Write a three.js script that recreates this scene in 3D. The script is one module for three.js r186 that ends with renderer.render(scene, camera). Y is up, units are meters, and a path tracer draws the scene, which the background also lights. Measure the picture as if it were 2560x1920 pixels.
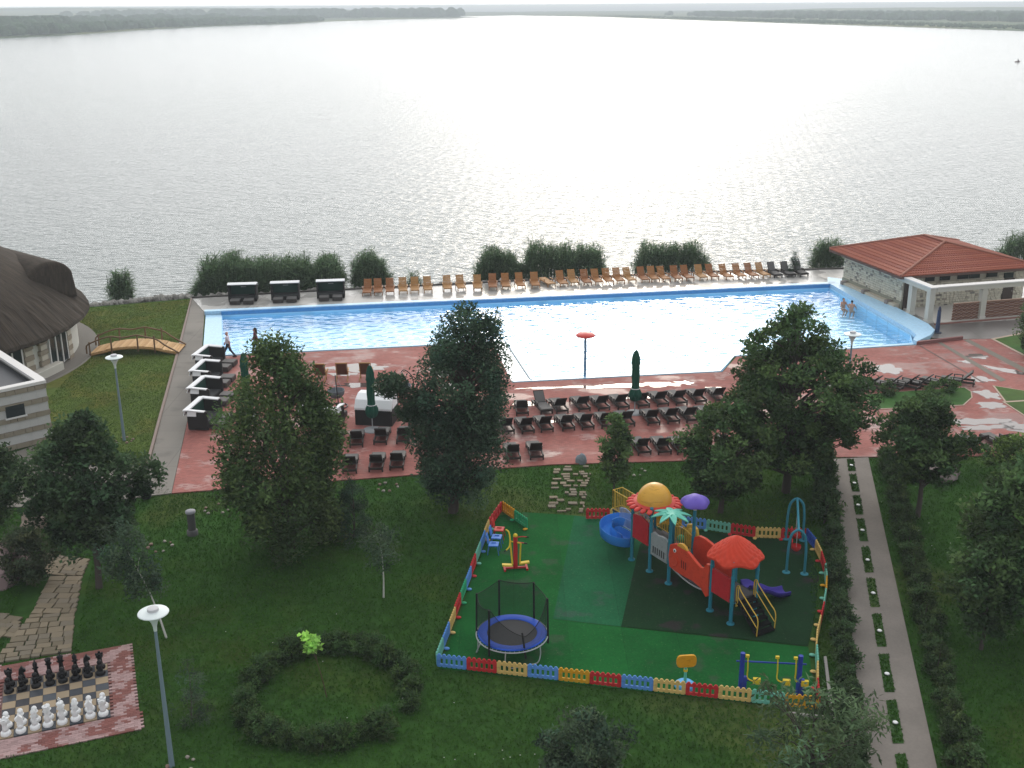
import * as THREE from 'three';
import { mergeGeometries } from 'three/addons/utils/BufferGeometryUtils.js';
import { MarchingCubes } from 'three/addons/objects/MarchingCubes.js';

// ---------------------------------------------------------------- camera, sky, sun, exposure
const scene = new THREE.Scene();
const camera = new THREE.PerspectiveCamera(37.8, 4 / 3, 0.5, 9000);
camera.position.set(0, 22, 0);
camera.rotation.set(-18.6 * Math.PI / 180, 0, -0.006);
const renderer = new THREE.WebGLRenderer({ antialias: true });
renderer.toneMapping = THREE.LinearToneMapping;
renderer.toneMappingExposure = 1.22;
renderer.shadowMap.enabled = true;
const SUN_AZ = 5.5 * Math.PI / 180, SUN_EL = 19 * Math.PI / 180;
const SUN = new THREE.Vector3(Math.sin(SUN_AZ) * Math.cos(SUN_EL), Math.sin(SUN_EL), -Math.cos(SUN_AZ) * Math.cos(SUN_EL));

function mulberry(a) { return () => { a |= 0; a = a + 0x6D2B79F5 | 0; let t = Math.imul(a ^ a >>> 15, 1 | a); t = t + Math.imul(t ^ t >>> 7, 61 | t) ^ t; return ((t ^ t >>> 14) >>> 0) / 4294967296; }; }
let R = mulberry(7);
const rr = (a, b) => a + (b - a) * R();
const clamp = (x, a = 0, b = 1) => Math.min(b, Math.max(a, x));
const smooth = (a, b, x) => { const t = clamp((x - a) / (b - a)); return t * t * (3 - 2 * t); };
const lerp = (a, b, t) => a + (b - a) * t;
const PERM = new Float32Array(65536); { const r = mulberry(99); for (let i = 0; i < 65536; i++) PERM[i] = r(); }
const hash = (x, y) => PERM[(x * 7919 + y * 104729 + x * y * 31) & 65535];
function vnoise(x, y, p) {                      // value noise that repeats every p cells
  const xi = Math.floor(x), yi = Math.floor(y); let fx = x - xi, fy = y - yi;
  fx = fx * fx * (3 - 2 * fx); fy = fy * fy * (3 - 2 * fy);
  const m = (v) => ((v % p) + p) % p, x0 = m(xi), x1 = m(xi + 1), y0 = m(yi), y1 = m(yi + 1);
  return lerp(lerp(hash(x0, y0), hash(x1, y0), fx), lerp(hash(x0, y1), hash(x1, y1), fx), fy);
}
function fbm(u, v, cells, oct = 4, gain = 0.5) { let a = 1, s = 0, n = 0, c = cells; for (let i = 0; i < oct; i++) { s += a * vnoise(u * c + i * 17, v * c + i * 29, c); n += a; a *= gain; c *= 2; } return s / n; }

{ // one sky: pale thin overcast with the hidden sun's broad glow in front of the camera
  const W = 1024, H = 512, d = new Float32Array(W * H * 4), v = new THREE.Vector3();
  for (let j = 0; j < H; j++) for (let i = 0; i < W; i++) {
    const el = ((j + 0.5) / H - 0.5) * Math.PI, az = ((i + 0.5) / W - 0.5) * 2 * Math.PI;
    v.set(Math.cos(el) * Math.cos(az), Math.sin(el), Math.cos(el) * Math.sin(az));
    const a = Math.acos(clamp(v.dot(SUN), -1, 1)) * 180 / Math.PI, up = Math.max(0, v.y);
    const cl = 0.88 + 0.24 * fbm((i + 0.5) / W, (j + 0.5) / H * 2, 8, 5);
    const g1 = 0.7 * Math.exp(-Math.pow(a / 18, 2)), g2 = 1.75 * Math.exp(-Math.pow(a / 44, 2));
    const b = (0.63 + 0.08 * up + 0.26 * Math.exp(-up / 0.12)) * cl, k = (j * W + i) * 4;
    d[k] = b * 0.97 + g1 + g2; d[k + 1] = b * 1.0 + g1 * 0.97 + g2 * 0.975; d[k + 2] = b * 1.03 + g1 * 0.91 + g2 * 0.95; d[k + 3] = 1;
  }
  const sky = new THREE.DataTexture(d, W, H, THREE.RGBAFormat, THREE.FloatType);
  sky.mapping = THREE.EquirectangularReflectionMapping; sky.magFilter = THREE.LinearFilter; sky.minFilter = THREE.LinearFilter; sky.colorSpace = THREE.LinearSRGBColorSpace; sky.needsUpdate = true;
  scene.background = sky; scene.environment = sky;
}
const sun = new THREE.DirectionalLight(0xfff0dc, 0.7);
sun.position.copy(SUN).multiplyScalar(400); sun.target.position.set(0, 0, -60);
sun.position.add(sun.target.position);
sun.castShadow = true; sun.shadow.radius = 30; sun.shadow.mapSize.set(2048, 2048);
Object.assign(sun.shadow.camera, { left: -70, right: 70, top: 70, bottom: -70, near: 1, far: 900 });
scene.add(sun, sun.target);
scene.fog = new THREE.FogExp2(0xd9e2e8, 0.00042);

// ---------------------------------------------------------------- helpers
const used = {};
function numbered(n) { const k = used[n] = (used[n] ?? -1) + 1; return k ? n + '_' + String(k).padStart(3, '0') : n; }
function tag(o, label, category, group, kind) { o.userData = { ...o.userData, label, category }; if (group) o.userData.group = group; if (kind) o.userData.kind = kind; return o; }
function thing(name, label, category, [x, y, z] = [0, 0, 0], turn = 0, group) {
  const o = new THREE.Group(); o.name = numbered(name); o.position.set(x, y, z); o.rotation.y = turn; scene.add(o);
  return tag(o, label, category, group);
}
function dup(src, [x, y, z], turn, label, name) { const c = src.clone(); c.name = numbered(name ?? src.name.replace(/_\d{3}$/, '')); c.userData = { ...src.userData, label }; c.position.set(x, y, z); c.rotation.set(0, turn, 0); scene.add(c); return c; }
function mesh(name, geo, mat, parent = scene) {
  const m = new THREE.Mesh(geo, mat); m.name = parent === scene ? numbered(name) : name; m.castShadow = m.receiveShadow = true; parent.add(m); return m;
}
function struct(name, geo, mat, parent = scene) { const m = mesh(name, geo, mat, parent); if (parent === scene) m.userData.kind = 'structure'; return m; }
const lin = (r, g, b) => new THREE.Color().setRGB(r, g, b);
const M = (r, g, b, o = {}) => new THREE.MeshPhysicalMaterial({ color: lin(r, g, b), roughness: 0.7, specularIntensity: 0.45, ...o });
function tex(size, fn, srgb = false, metres = 1) {   // fn(u, v, px, py) -> [r, g, b] in linear 0..1 or one number
  const d = new Uint8Array(size * size * 4);
  for (let j = 0; j < size; j++) for (let i = 0; i < size; i++) {
    const c = fn(i / size, j / size, i, j), k = (j * size + i) * 4;
    if (typeof c === 'number') d[k] = d[k + 1] = d[k + 2] = clamp(c) * 255;
    else for (let q = 0; q < 3; q++) d[k + q] = srgb ? 255 * Math.pow(clamp(c[q]), 1 / 2.2) : 255 * clamp(c[q]);
    d[k + 3] = 255;
  }
  const t = new THREE.DataTexture(d, size, size, THREE.RGBAFormat); t.wrapS = t.wrapT = THREE.RepeatWrapping; t.magFilter = THREE.LinearFilter; t.minFilter = THREE.LinearMipmapLinearFilter; t.generateMipmaps = true;
  if (srgb) t.colorSpace = THREE.SRGBColorSpace; t.repeat.set(1 / metres, 1 / metres); t.needsUpdate = true; return t;
}
const shape = (pts, holes = []) => { const s = new THREE.Shape(pts.map((p) => new THREE.Vector2(p[0], -p[1]))); for (const h of holes) s.holes.push(new THREE.Path(h.map((p) => new THREE.Vector2(p[0], -p[1])))); return s; };
const flat = (pts, y, holes) => new THREE.ShapeGeometry(shape(pts, holes)).rotateX(-Math.PI / 2).translate(0, y, 0);
const slab = (pts, y0, y1, holes, bevel = 0) => new THREE.ExtrudeGeometry(shape(pts, holes), { depth: y1 - y0 - bevel, bevelEnabled: bevel > 0, bevelThickness: bevel, bevelSize: bevel, bevelOffset: -bevel, bevelSegments: 1, curveSegments: 6 }).rotateX(-Math.PI / 2).translate(0, y0, 0);
const V = (x, y, z) => new THREE.Vector3(x, y, z);
class MB {                                       // collects shapes and joins them into one named mesh
  constructor() { this.g = []; }
  add(g, m) { g = g.index ? g.toNonIndexed() : g; for (const k of Object.keys(g.attributes)) if (!['position', 'normal', 'uv'].includes(k)) g.deleteAttribute(k); g.morphAttributes = {}; if (!g.attributes.uv) g.setAttribute('uv', new THREE.BufferAttribute(new Float32Array(g.attributes.position.count * 2), 2)); if (m) g.applyMatrix4(m); this.g.push(g); return this; }
  box(x, y, z, w, h, d, ry = 0, rx = 0, rz = 0) { return this.add(new THREE.BoxGeometry(w, h, d), new THREE.Matrix4().compose(V(x, y, z), new THREE.Quaternion().setFromEuler(new THREE.Euler(rx, ry, rz, 'YXZ')), V(1, 1, 1))); }
  cyl(x, y, z, r0, r1, h, n = 10) { return this.add(new THREE.CylinderGeometry(r1, r0, h, n).translate(x, y + h / 2, z)); }
  bar(a, b, r0, r1 = r0, n = 6) { const A = V(...a), B = V(...b), L = A.distanceTo(B); return this.add(new THREE.CylinderGeometry(r1, r0, L, n), new THREE.Matrix4().compose(A.clone().lerp(B, 0.5), new THREE.Quaternion().setFromUnitVectors(V(0, 1, 0), B.sub(A).normalize()), V(1, 1, 1))); }
  tube(pts, r, seg = 16, n = 6, closed = false) { return this.add(new THREE.TubeGeometry(new THREE.CatmullRomCurve3(pts.map((p) => V(...p)), closed), seg, r, n, closed)); }
  sph(x, y, z, r, sx = 1, sy = 1, sz = 1, n = 10) { return this.add(new THREE.SphereGeometry(r, n, Math.max(4, n * 0.7 | 0)).scale(sx, sy, sz).translate(x, y, z)); }
  lathe(pts, n = 16, x = 0, y = 0, z = 0) { return this.add(new THREE.LatheGeometry(pts.map((p) => new THREE.Vector2(...p)), n).translate(x, y, z)); }
  ext(pts, depth, m, bevel = 0) { return this.add(new THREE.ExtrudeGeometry(new THREE.Shape(pts.map((p) => new THREE.Vector2(...p))), { depth, bevelEnabled: bevel > 0, bevelThickness: bevel, bevelSize: bevel, bevelOffset: -bevel, bevelSegments: 2, curveSegments: 8 }), m); }
  geo() { return this.g.length === 1 ? this.g[0] : mergeGeometries(this.g); }
  build(name, mat, parent = scene) { return mesh(name, this.geo(), mat, parent); }
}
const mat4 = (x, y, z, ry = 0, rx = 0, rz = 0, s = 1) => new THREE.Matrix4().compose(V(x, y, z), new THREE.Quaternion().setFromEuler(new THREE.Euler(rx, ry, rz, 'YXZ')), typeof s === 'number' ? V(s, s, s) : V(...s));
// ---------------------------------------------------------------- setting: lake, lawn, decks, pool
const lakeBump = tex(1024, (u, v) => {
  let h = 0; const w = (kx, ky, a, ph) => { h += a * Math.sin(2 * Math.PI * (kx * u + ky * v) + ph + 2.2 * fbm(u, v, 6, 3)); };
  w(2, 17, 0.16, 0); w(-3, 23, 0.13, 1); w(5, 31, 0.1, 2.2); w(-6, 29, 0.1, 4); w(9, 44, 0.06, 1.3); w(-11, 52, 0.05, 0.4);
  return 0.5 + 0.42 * h + 0.55 * (fbm(u, v * 2.0 % 1, 24, 4, 0.6) - 0.5) + 0.35 * (fbm(u, v, 10, 3) - 0.5);
}, false, 17);
const lakeMat = new THREE.MeshPhysicalMaterial({ color: lin(0.115, 0.14, 0.135), roughness: 0.14, ior: 1.33, bumpMap: lakeBump, bumpScale: 0.28 });
struct('lake', new THREE.PlaneGeometry(3000, 3700).rotateX(-Math.PI / 2).translate(0, -1.2, -1780), lakeMat);
{ const g = scene.getObjectByName('lake').geometry, p = g.attributes.position, uv = g.attributes.uv; for (let i = 0; i < p.count; i++) uv.setXY(i, p.getX(i), p.getZ(i)); }

const lawnTex = tex(1024, (u, v) => {
  const n = fbm(u, v, 8, 5), f = fbm(u, v, 128, 3), d = smooth(0.55, 0.75, fbm(v, u, 12, 4));
  const k = 0.55 + 0.5 * n + 0.5 * (f - 0.5); const w = smooth(0.62, 0.8, fbm(v, u, 5, 5)); return [(0.034 + 0.04 * w) * k + 0.012 * d, (0.096 + 0.01 * w) * k, (0.016 + 0.01 * w) * k];
}, true, 40);
const lawnMat = M(1, 1, 1, { map: lawnTex, roughness: 1, specularIntensity: 0.05 });
const dryTex = tex(1024, (u, v) => {
  const n = fbm(u, v, 10, 5), f = fbm(u, v, 128, 3), d = smooth(0.45, 0.75, fbm(v, u, 16, 4));
  const k = 0.6 + 0.5 * n + 0.6 * (f - 0.5); return [(0.09 + 0.035 * d) * k, 0.135 * k, 0.03 * k];
}, true, 30);
const dryMat = M(1, 1, 1, { map: dryTex, roughness: 1, specularIntensity: 0.05 });
const poolHole = [[-23.2, -82.2], [26.6, -90.1], [29.0, -81.4], [29.6, -77.5], [29.5, -76], [28.8, -74.8], [27.4, -73.2], [14.7, -70.8], [13.35, -67.6], [0.1, -65.6], [-0.9, -74.5], [-7, -73.4], [-20.5, -71.4]];
struct('lawn', flat([[-120, 70], [120, 70], [120, -100], [60, -99], [29, -96.4], [15.9, -95.4], [-0.2, -92.4], [-13.5, -89.8], [-25.6, -87.4], [-33.5, -84.6], [-45, -80], [-80, -70], [-120, -62]], -0.01, [poolHole]), lawnMat);
struct('bank', slab([[120, -100], [60, -99], [29, -96.4], [15.9, -95.4], [-0.2, -92.4], [-13.5, -89.8], [-25.6, -87.4], [-33.5, -84.6], [-45, -80], [-80, -70], [-120, -62], [-120, -61], [-80, -69], [-45, -79], [-33, -83.6], [-25.2, -86.4], [-13.3, -88.8], [0, -91.4], [16, -94.4], [29, -95.4], [60, -98], [120, -99]], -2.2, -0.03), M(0.16, 0.15, 0.13));
struct('lakeside_lawn', flat([[-25.5, -87.05], [-33.4, -84.3], [-42, -79.5], [-36, -66], [-33, -58], [-24.2, -56], [-22.6, -52.8], [-18.3, -52.4], [-19.95, -60], [-22.8, -74.1]], 0.004), dryMat);

const brick = (u, v, nx, ny) => { const row = Math.floor(v * ny), x = u * nx + (row & 1) * 0.5, col = Math.floor(x) % nx; return [hash(col * 3 + 5, row * 7 + 1), Math.min(x - Math.floor(x), 1 - x + Math.floor(x)) * 2, Math.min(v * ny - row, 1 - v * ny + row) * 2]; };
const wetAt = (u, v) => fbm(u, v * 2 % 1, 14, 5, 0.55);
const paverTex = tex(2048, (u, v) => {
  const [h, ex, ey] = brick(u, v, 200, 400), j = ex < 0.08 || ey < 0.14 ? 0.8 : 1, n = fbm(u, v, 9, 5), w = smooth(0.60, 0.72, wetAt(u, v));
  const pale = smooth(0.58, 0.72, fbm(v, u, 40, 4)) * (h > 0.35 ? 0.8 : 0.2), k = 0.9 * (0.78 + 0.24 * h + 0.4 * (n - 0.5)) * j * (1 - 0.25 * w);
  return [lerp(0.36, 0.44, pale) * k, lerp(0.125, 0.28, pale) * k, lerp(0.105, 0.26, pale) * k];
}, true, 40);
const paverRough = tex(2048, (u, v) => 0.88 - 0.3 * smooth(0.60, 0.7, wetAt(u, v)) - 0.12 * smooth(0.4, 0.6, wetAt(u, v)), false, 40);
const redMat = M(1, 1, 1, { map: paverTex, roughnessMap: paverRough, roughness: 1 });
const concTex = tex(1024, (u, v) => {
  const n = fbm(u, v, 6, 6), s = smooth(0.6, 0.8, fbm(v, u, 20, 4)), j = (u * 8 % 1 < 0.012 || v * 8 % 1 < 0.012) ? 0.72 : 1, k = (0.72 + 0.5 * n - 0.18 * s) * j;
  return [0.19 * k, 0.175 * k, 0.155 * k];
}, true, 20);
const concMat = M(1, 1, 1, { map: concTex, roughness: 0.8 });
const wetRough = tex(1024, (u, v) => 0.42 - 0.3 * smooth(0.38, 0.6, fbm(u, v, 12, 5)), false, 24);
const wetMat = M(1.9, 2.0, 2.15, { map: concTex, roughnessMap: wetRough, roughness: 1 });
const pathTex = tex(512, (u, v) => { const k = 0.75 + 0.35 * fbm(u, v, 8, 6) + 0.15 * (fbm(u, v, 128, 2) - 0.5); return [0.21 * k, 0.187 * k, 0.167 * k]; }, true, 8);
const pathMat = M(1, 1, 1, { map: pathTex, roughness: 0.9 });

struct('lake_deck', slab([[-25.5, -87.15], [-13.5, -89.6], [-0.2, -92.2], [15.9, -95.2], [29, -96.2], [46, -97.6], [46, -79], [29.9, -77.9], [29.2, -81.4], [27.6, -91.2], [26.7, -90.4], [-23.3, -82.6]], -0.3, 0.05), wetMat);
struct('lake_kerb', slab([[-25.6, -87.3], [-13.5, -89.8], [-0.2, -92.4], [15.9, -95.4], [29, -96.4], [46, -97.8], [46, -97.65], [29, -96.25], [15.9, -95.25], [-0.2, -92.25], [-13.5, -89.65], [-25.5, -87.2]], -0.3, 0.16), M(0.07, 0.065, 0.06));
struct('walkway', slab([[-25.5, -87.1], [-23.35, -82.6], [-20.65, -71.3], [-16.32, -49.19], [-18.0, -48.68], [-20.6, -47.6], [-24, -47.8], [-27, -51], [-25.2, -53.5], [-20.6, -52.6], [-18.4, -52.6], [-19.95, -60], [-22.78, -74.1]], -0.2, 0.045), concMat);
struct('walkway_kerb', slab([[-25.6, -87.1], [-25.5, -87.1], [-22.78, -74.1], [-19.95, -60], [-18.4, -52.4], [-18.55, -52.4], [-20.1, -60], [-22.93, -74.1]], -0.2, 0.12), M(0.2, 0.15, 0.13));
struct('red_deck', slab([[-20.6, -71.2], [-7, -73.25], [-1.3, -74.2], [0, -65.45], [13.3, -67.35], [14.8, -70.6], [27.5, -73.0], [31.2, -74.3], [33.3, -74.4], [36, -76], [60, -78], [60, -53], [26.2, -53.3], [14, -53.18], [1.94, -52.45], [-14.95, -49.44], [-16.3, -49.2]], -0.2, 0.05), redMat);
// pool
const blueTile = (r, g, b) => tex(512, (u, v) => { const ju = u * 32 % 1, jv = v * 32 % 1, j = ju < 0.1 || jv < 0.1 ? 0.86 : 1, h = 0.93 + 0.14 * hash(Math.floor(u * 32), Math.floor(v * 32) + 3); return [r * h * j, g * h * j, b * h * j]; }, true, 4);
const floorMat = M(1, 1, 1, { map: blueTile(0.36, 0.67, 0.92), roughness: 0.5 });
const copeMat = M(1, 1, 1, { map: blueTile(0.42, 0.66, 0.86), roughness: 0.35 });
const darkTile = M(1, 1, 1, { map: blueTile(0.07, 0.26, 0.55), roughness: 0.35 });
const poolW = [[-21.95, -82.15], [26.1, -89.75], [28.0, -75.7], [27.4, -73.45], [14.75, -70.9], [13.3, -67.7], [1.15, -65.95], [-0.5, -74.75], [-7, -73.6], [-19.35, -71.75]];
struct('pool_floor', slab(poolHole.map(([x, z]) => [x * 1.0, z]), -1.5, -1.05), floorMat);
{ const b = new MB(), n = poolW.length; for (let i = 0; i < n; i++) { const [x0, z0] = poolW[i], [x1, z1] = poolW[(i + 1) % n]; b.box((x0 + x1) / 2, -0.62, (z0 + z1) / 2, Math.hypot(x1 - x0, z1 - z0), 1.2, 0.08, -Math.atan2(z1 - z0, x1 - x0)); } struct('pool_wall', b.geo(), floorMat); }
const poolBump = tex(512, (u, v) => { let h = 0; const w = (kx, ky, a, p) => { h += a * Math.sin(2 * Math.PI * (kx * u + ky * v) + p + 3 * fbm(u, v, 4, 3)); }; w(1, 5, 0.2, 0); w(3, 6, 0.16, 2); w(-2, 9, 0.12, 1); w(5, 11, 0.07, 4); w(-5, 14, 0.06, 3); return 0.5 + 0.5 * h; }, false, 6);
const poolMat = new THREE.MeshPhysicalMaterial({ color: lin(0.86, 0.96, 1), transmission: 1, thickness: 0, roughness: 0.03, ior: 1.33, bumpMap: poolBump, bumpScale: 0.1 });
struct('pool_water', flat(poolW, -0.1), poolMat);
struct('pool_rim', slab([[-23.35, -82.6], [26.75, -90.5], [26.6, -89.95], [-23.2, -82.1]], -0.3, 0.3), copeMat);
struct('pool_rim_face', slab([[-22, -82.28], [26.2, -89.88], [26.1, -89.74], [-21.95, -82.14]], -1.2, 0.27), darkTile);
struct('pool_ledge', slab([[26.1, -90.2], [26.6, -92.2], [27.7, -91.4], [29.2, -81.4], [29.85, -77.5], [29.75, -75.9], [29.0, -74.6], [27.5, -73.05], [27.4, -73.5], [28.0, -74.6], [28.05, -75.8], [27.3, -81.4]], -1.2, 0.3), copeMat);
struct('pool_gutter', slab([[-23.1, -82.0], [-21.95, -82.15], [-19.35, -71.65], [-20.6, -71.4]], -1.2, 0.03), copeMat);
struct('pool_kerb', slab([[-20.6, -71.4], [-7, -73.45], [-1.5, -74.35], [-1.5, -74.6], [-7, -73.75], [-20.5, -71.7]], -1.2, 0.07), copeMat);
struct('pool_kerb', slab([[0, -65.6], [13.2, -67.5], [14.7, -70.75], [27.5, -73.15], [27.4, -73.5], [14.5, -71.0], [13.0, -67.8], [0.1, -65.9]], -1.2, 0.07), copeMat);
struct('pool_step', slab([[-1.7, -74.4], [-0.55, -74.6], [1.1, -65.95], [0, -65.8]], -1.2, 0.04), M(0.6, 0.72, 0.8, { roughness: 0.3 }));
struct('pool_step', slab([[-0.5, -74.6], [-0.42, -74.6], [1.24, -65.95], [1.14, -65.95]], -1.2, 0.1), M(0.25, 0.36, 0.45, { roughness: 0.4 }));
// ---------------------------------------------------------------- far shore
const ORD = ['first', 'second', 'third', 'fourth', 'fifth', 'sixth', 'seventh', 'eighth', 'ninth', 'tenth', 'eleventh', 'twelfth', 'thirteenth', 'fourteenth', 'fifteenth', 'sixteenth', 'seventeenth', 'eighteenth', 'nineteenth', 'twentieth', 'twenty-first', 'twenty-second', 'twenty-third', 'twenty-fourth', 'twenty-fifth', 'twenty-sixth', 'twenty-seventh', 'twenty-eighth', 'twenty-ninth', 'thirtieth', 'thirty-first', 'thirty-second', 'thirty-third', 'thirty-fourth', 'thirty-fifth', 'thirty-sixth'];
{
  const fieldTex = tex(512, (u, v) => { const n = fbm(u, v, 10, 5), k = 0.7 + 0.6 * n, f = smooth(0.45, 0.6, fbm(v, u, 5, 2)); return [(0.09 + 0.08 * f) * k, (0.14 + 0.05 * f) * k, 0.06 * k]; }, true, 900);
  const far = M(1, 1, 1, { map: fieldTex, roughness: 1 });
  struct('far_shore', slab([[-433, -998], [-415, -1107], [-426, -1350], [-399, -1634], [-337, -1783], [-323, -2048], [-260, -2300], [-234, -2369], [-69, -2661], [-150, -2760], [-240, -2820], [-165, -2973], [6, -3308], [191, -2723], [271, -2168], [341, -1738], [386, -1490], [425, -1271], [457, -1044], [900, -700], [2600, -700], [2600, -5600], [-2600, -5600], [-2600, -700], [-900, -760]], -3, -0.6), far);
  const hill = (name, x0, x1, z, d, hf, seed) => {
    const nx = 60, nz = 8, pos = [], idx = [];
    for (let j = 0; j <= nz; j++) for (let i = 0; i <= nx; i++) { const x = lerp(x0, x1, i / nx), e = Math.sin(Math.PI * j / nz); pos.push(x, -1.5 + hf(i / nx) * Math.pow(e, 0.8) * (0.85 + 0.3 * fbm((i / nx + seed) % 1, j / nz, 9, 4)), z - d * (j / nz - 0.5)); }
    for (let j = 0; j < nz; j++) for (let i = 0; i < nx; i++) { const a = j * (nx + 1) + i; idx.push(a, a + 1, a + nx + 2, a, a + nx + 2, a + nx + 1); }
    const g = new THREE.BufferGeometry(); g.setAttribute('position', new THREE.Float32BufferAttribute(pos, 3)); const uv = new Float32Array(pos.length / 3 * 2); for (let i = 0; i < uv.length / 2; i++) { uv[i * 2] = pos[i * 3]; uv[i * 2 + 1] = pos[i * 3 + 2]; }
    g.setAttribute('uv', new THREE.BufferAttribute(uv, 2)); g.setIndex(idx); g.computeVertexNormals(); struct(name, g, new THREE.MeshStandardMaterial({ color: 0xffffff, map: fieldTex, roughness: 1, side: THREE.DoubleSide }));
  };
  hill('hills', -2400, 100, -4400, 1500, (t) => 26 * smooth(1.0, 0.45, t) + 2, 0.1);
  hill('hills', -2400, -250, -3300, 700, (t) => 12 * smooth(1, 0.5, t) + 1, 0.4);
  hill('hills', 350, 2400, -3200, 900, (t) => 15 * smooth(0, 0.3, t), 0.7);
  // tree masses along the far banks
  R = mulberry(21);
  const blob = (s) => { const g = new THREE.IcosahedronGeometry(1, 2), p = g.attributes.position; for (let i = 0; i < p.count; i++) { const x = p.getX(i), y = p.getY(i), z = p.getZ(i), n = 0.72 + 0.55 * vnoise(x * 2.3 + 9 + s, y * 2.3 + z * 3.1 + 9, 64); p.setXYZ(i, x * n, Math.max(-0.5, y * n * 0.95), z * n); } g.computeVertexNormals(); return g; };
  const wood = (name, label, n, place, seed) => {
    const im = new THREE.InstancedMesh(blob(seed), M(1, 1, 1, { roughness: 1 }), n); im.name = numbered(name); const m = new THREE.Matrix4(), c = new THREE.Color();
    for (let i = 0; i < n; i++) { const [x, z, h] = place(i); const w = h * rr(0.45, 0.8); m.compose(V(x, h * 0.4 - 0.6, z), new THREE.Quaternion().setFromAxisAngle(V(0, 1, 0), rr(0, 6)), V(w, h * 0.6, w)); im.setMatrixAt(i, m); const k = rr(0.6, 1.3); im.setColorAt(i, c.setRGB(0.035 * k, 0.075 * k, 0.03 * k)); }
    scene.add(im); tag(im, label, 'wood', null, 'stuff');
  };
  const shoreL = [[-433, -998], [-415, -1107], [-426, -1350], [-399, -1634], [-337, -1783], [-323, -2048]];
  const along = (pts, t) => { const k = Math.min(pts.length - 2, Math.floor(t * (pts.length - 1))), f = t * (pts.length - 1) - k; return [lerp(pts[k][0], pts[k + 1][0], f), lerp(pts[k][1], pts[k + 1][1], f)]; };
  wood('village_wood', 'mass of green trees between the village houses on the far left bank', 1500, () => { const t = Math.pow(R(), 1.1), [x, z] = along(shoreL, t), d = 8 + Math.pow(R(), 1.4) * (380 - 160 * t); return [x - d, z - d * 0.5 - rr(0, 60), rr(5, 11) + (d > 160 ? rr(0, 5) : 0)]; }, 1);
  wood('dark_wood', 'darker taller trees at the far left end of the village bank', 260, () => [rr(-640, -500), rr(-1330, -1180), rr(10, 17)], 2);
  wood('right_bank_wood', 'long hazy wood on the far right bank of the lake', 1900, () => { const t = R(), [x, z] = along([[300, -2450], [400, -1800], [520, -1480], [640, -1180]], t); return [x + rr(60, 500), z - rr(60, 420), rr(7, 12)]; }, 3);
  wood('reed_belt', 'low reed belt along the far right water line', 1500, () => { const t = R(), [x, z] = along([[191, -2723], [271, -2168], [341, -1738], [386, -1490], [425, -1271], [457, -1044], [700, -850]], t); return [x + rr(4, 90), z - rr(0, 60), rr(1.5, 3)]; }, 4);
  wood('hazy_wood', 'faint tree clumps in the haze behind the left bank', 500, () => [rr(-1000, -120), rr(-3000, -2600), rr(10, 22)], 5);
  const tuft = new MB().add(blob(6).scale(11, 12, 11).translate(0, 9, 0)), tk = new MB().cyl(0, 0, 0, 0.8, 0.5, 5);
  const lone = thing('lone_tree', 'lone rounded tree on the spit of the far left bank', 'tree', [-300, -0.6, -2500]); tuft.build('crown', M(0.028, 0.05, 0.03), lone); tk.build('trunk', M(0.08, 0.06, 0.05), lone);
  const houses = [[-447, -1120, 0, 'small white house near the water at the left end of the village'], [-640, -1560, 0, 'white gabled house at the left edge of the far bank'], [-612, -1700, 1, 'broad pink house with a red roof in the middle of the village'], [-660, -1790, 0, 'pale house among trees left of the pink house'], [-700, -1830, 2, 'tiny grey roofed house behind the trees left of the pink house'], [-600, -1990, 1, 'red roofed white house right of the pink house'], [-560, -1770, 2, 'low grey house just right of the pink house'], [-505, -2080, 0, 'white house at the right end of the village']];
  for (const [x, z, k, label] of houses) {
    const h = thing('village_house', label, 'house', [x, -0.6, z], rr(-0.5, 0.5), 'houses of the far village'), w = k === 1 ? 17 : 10;
    new MB().box(0, 3, 0, w, 6, 8).build('wall', k === 1 ? M(0.5, 0.34, 0.3) : M(0.62, 0.6, 0.56), h);
    new MB().ext([[-w / 2 - 0.6, 0], [w / 2 + 0.6, 0], [0, 3.4]], 9, mat4(0, 6.01, -4.5)).build('roof', k === 2 ? M(0.2, 0.2, 0.21) : M(0.32, 0.1, 0.07), h);
    for (const s of [-1, 1]) new MB().box(s * w * 0.25, 3.4, 4.03, 1.6, 1.8, 0.1).build('window', M(0.05, 0.06, 0.07, { roughness: 0.2 }), h);
  }
  const b = thing('rowing_boat', 'tiny dark boat with one person far out on the lake', 'boat', [212.2, -1.2, -487.2], 0.5);
  new MB().ext([[-1.1, 0], [1.0, 0], [1.4, 0.5], [-1.2, 0.42]], 0.7, mat4(0, -0.1, -0.35), 0.08).build('hull', M(0.12, 0.05, 0.05), b);
  for (const x of [-0.5, 0.4]) new MB().box(x, 0.34, 0, 0.2, 0.04, 0.66).build('seat', M(0.2, 0.15, 0.1), b);
  const q = thing('person', 'person in dark clothes sitting in the tiny boat on the lake', 'person', [212.5, -0.85, -487.35]); new MB().lathe([[0, 0], [0.3, 0.05], [0.27, 0.4], [0.21, 0.65], [0.07, 0.72], [0.07, 0.76], [0.12, 0.84], [0.12, 0.95], [0, 1.02]], 10).build('body', M(0.05, 0.05, 0.08), q);
}
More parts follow.
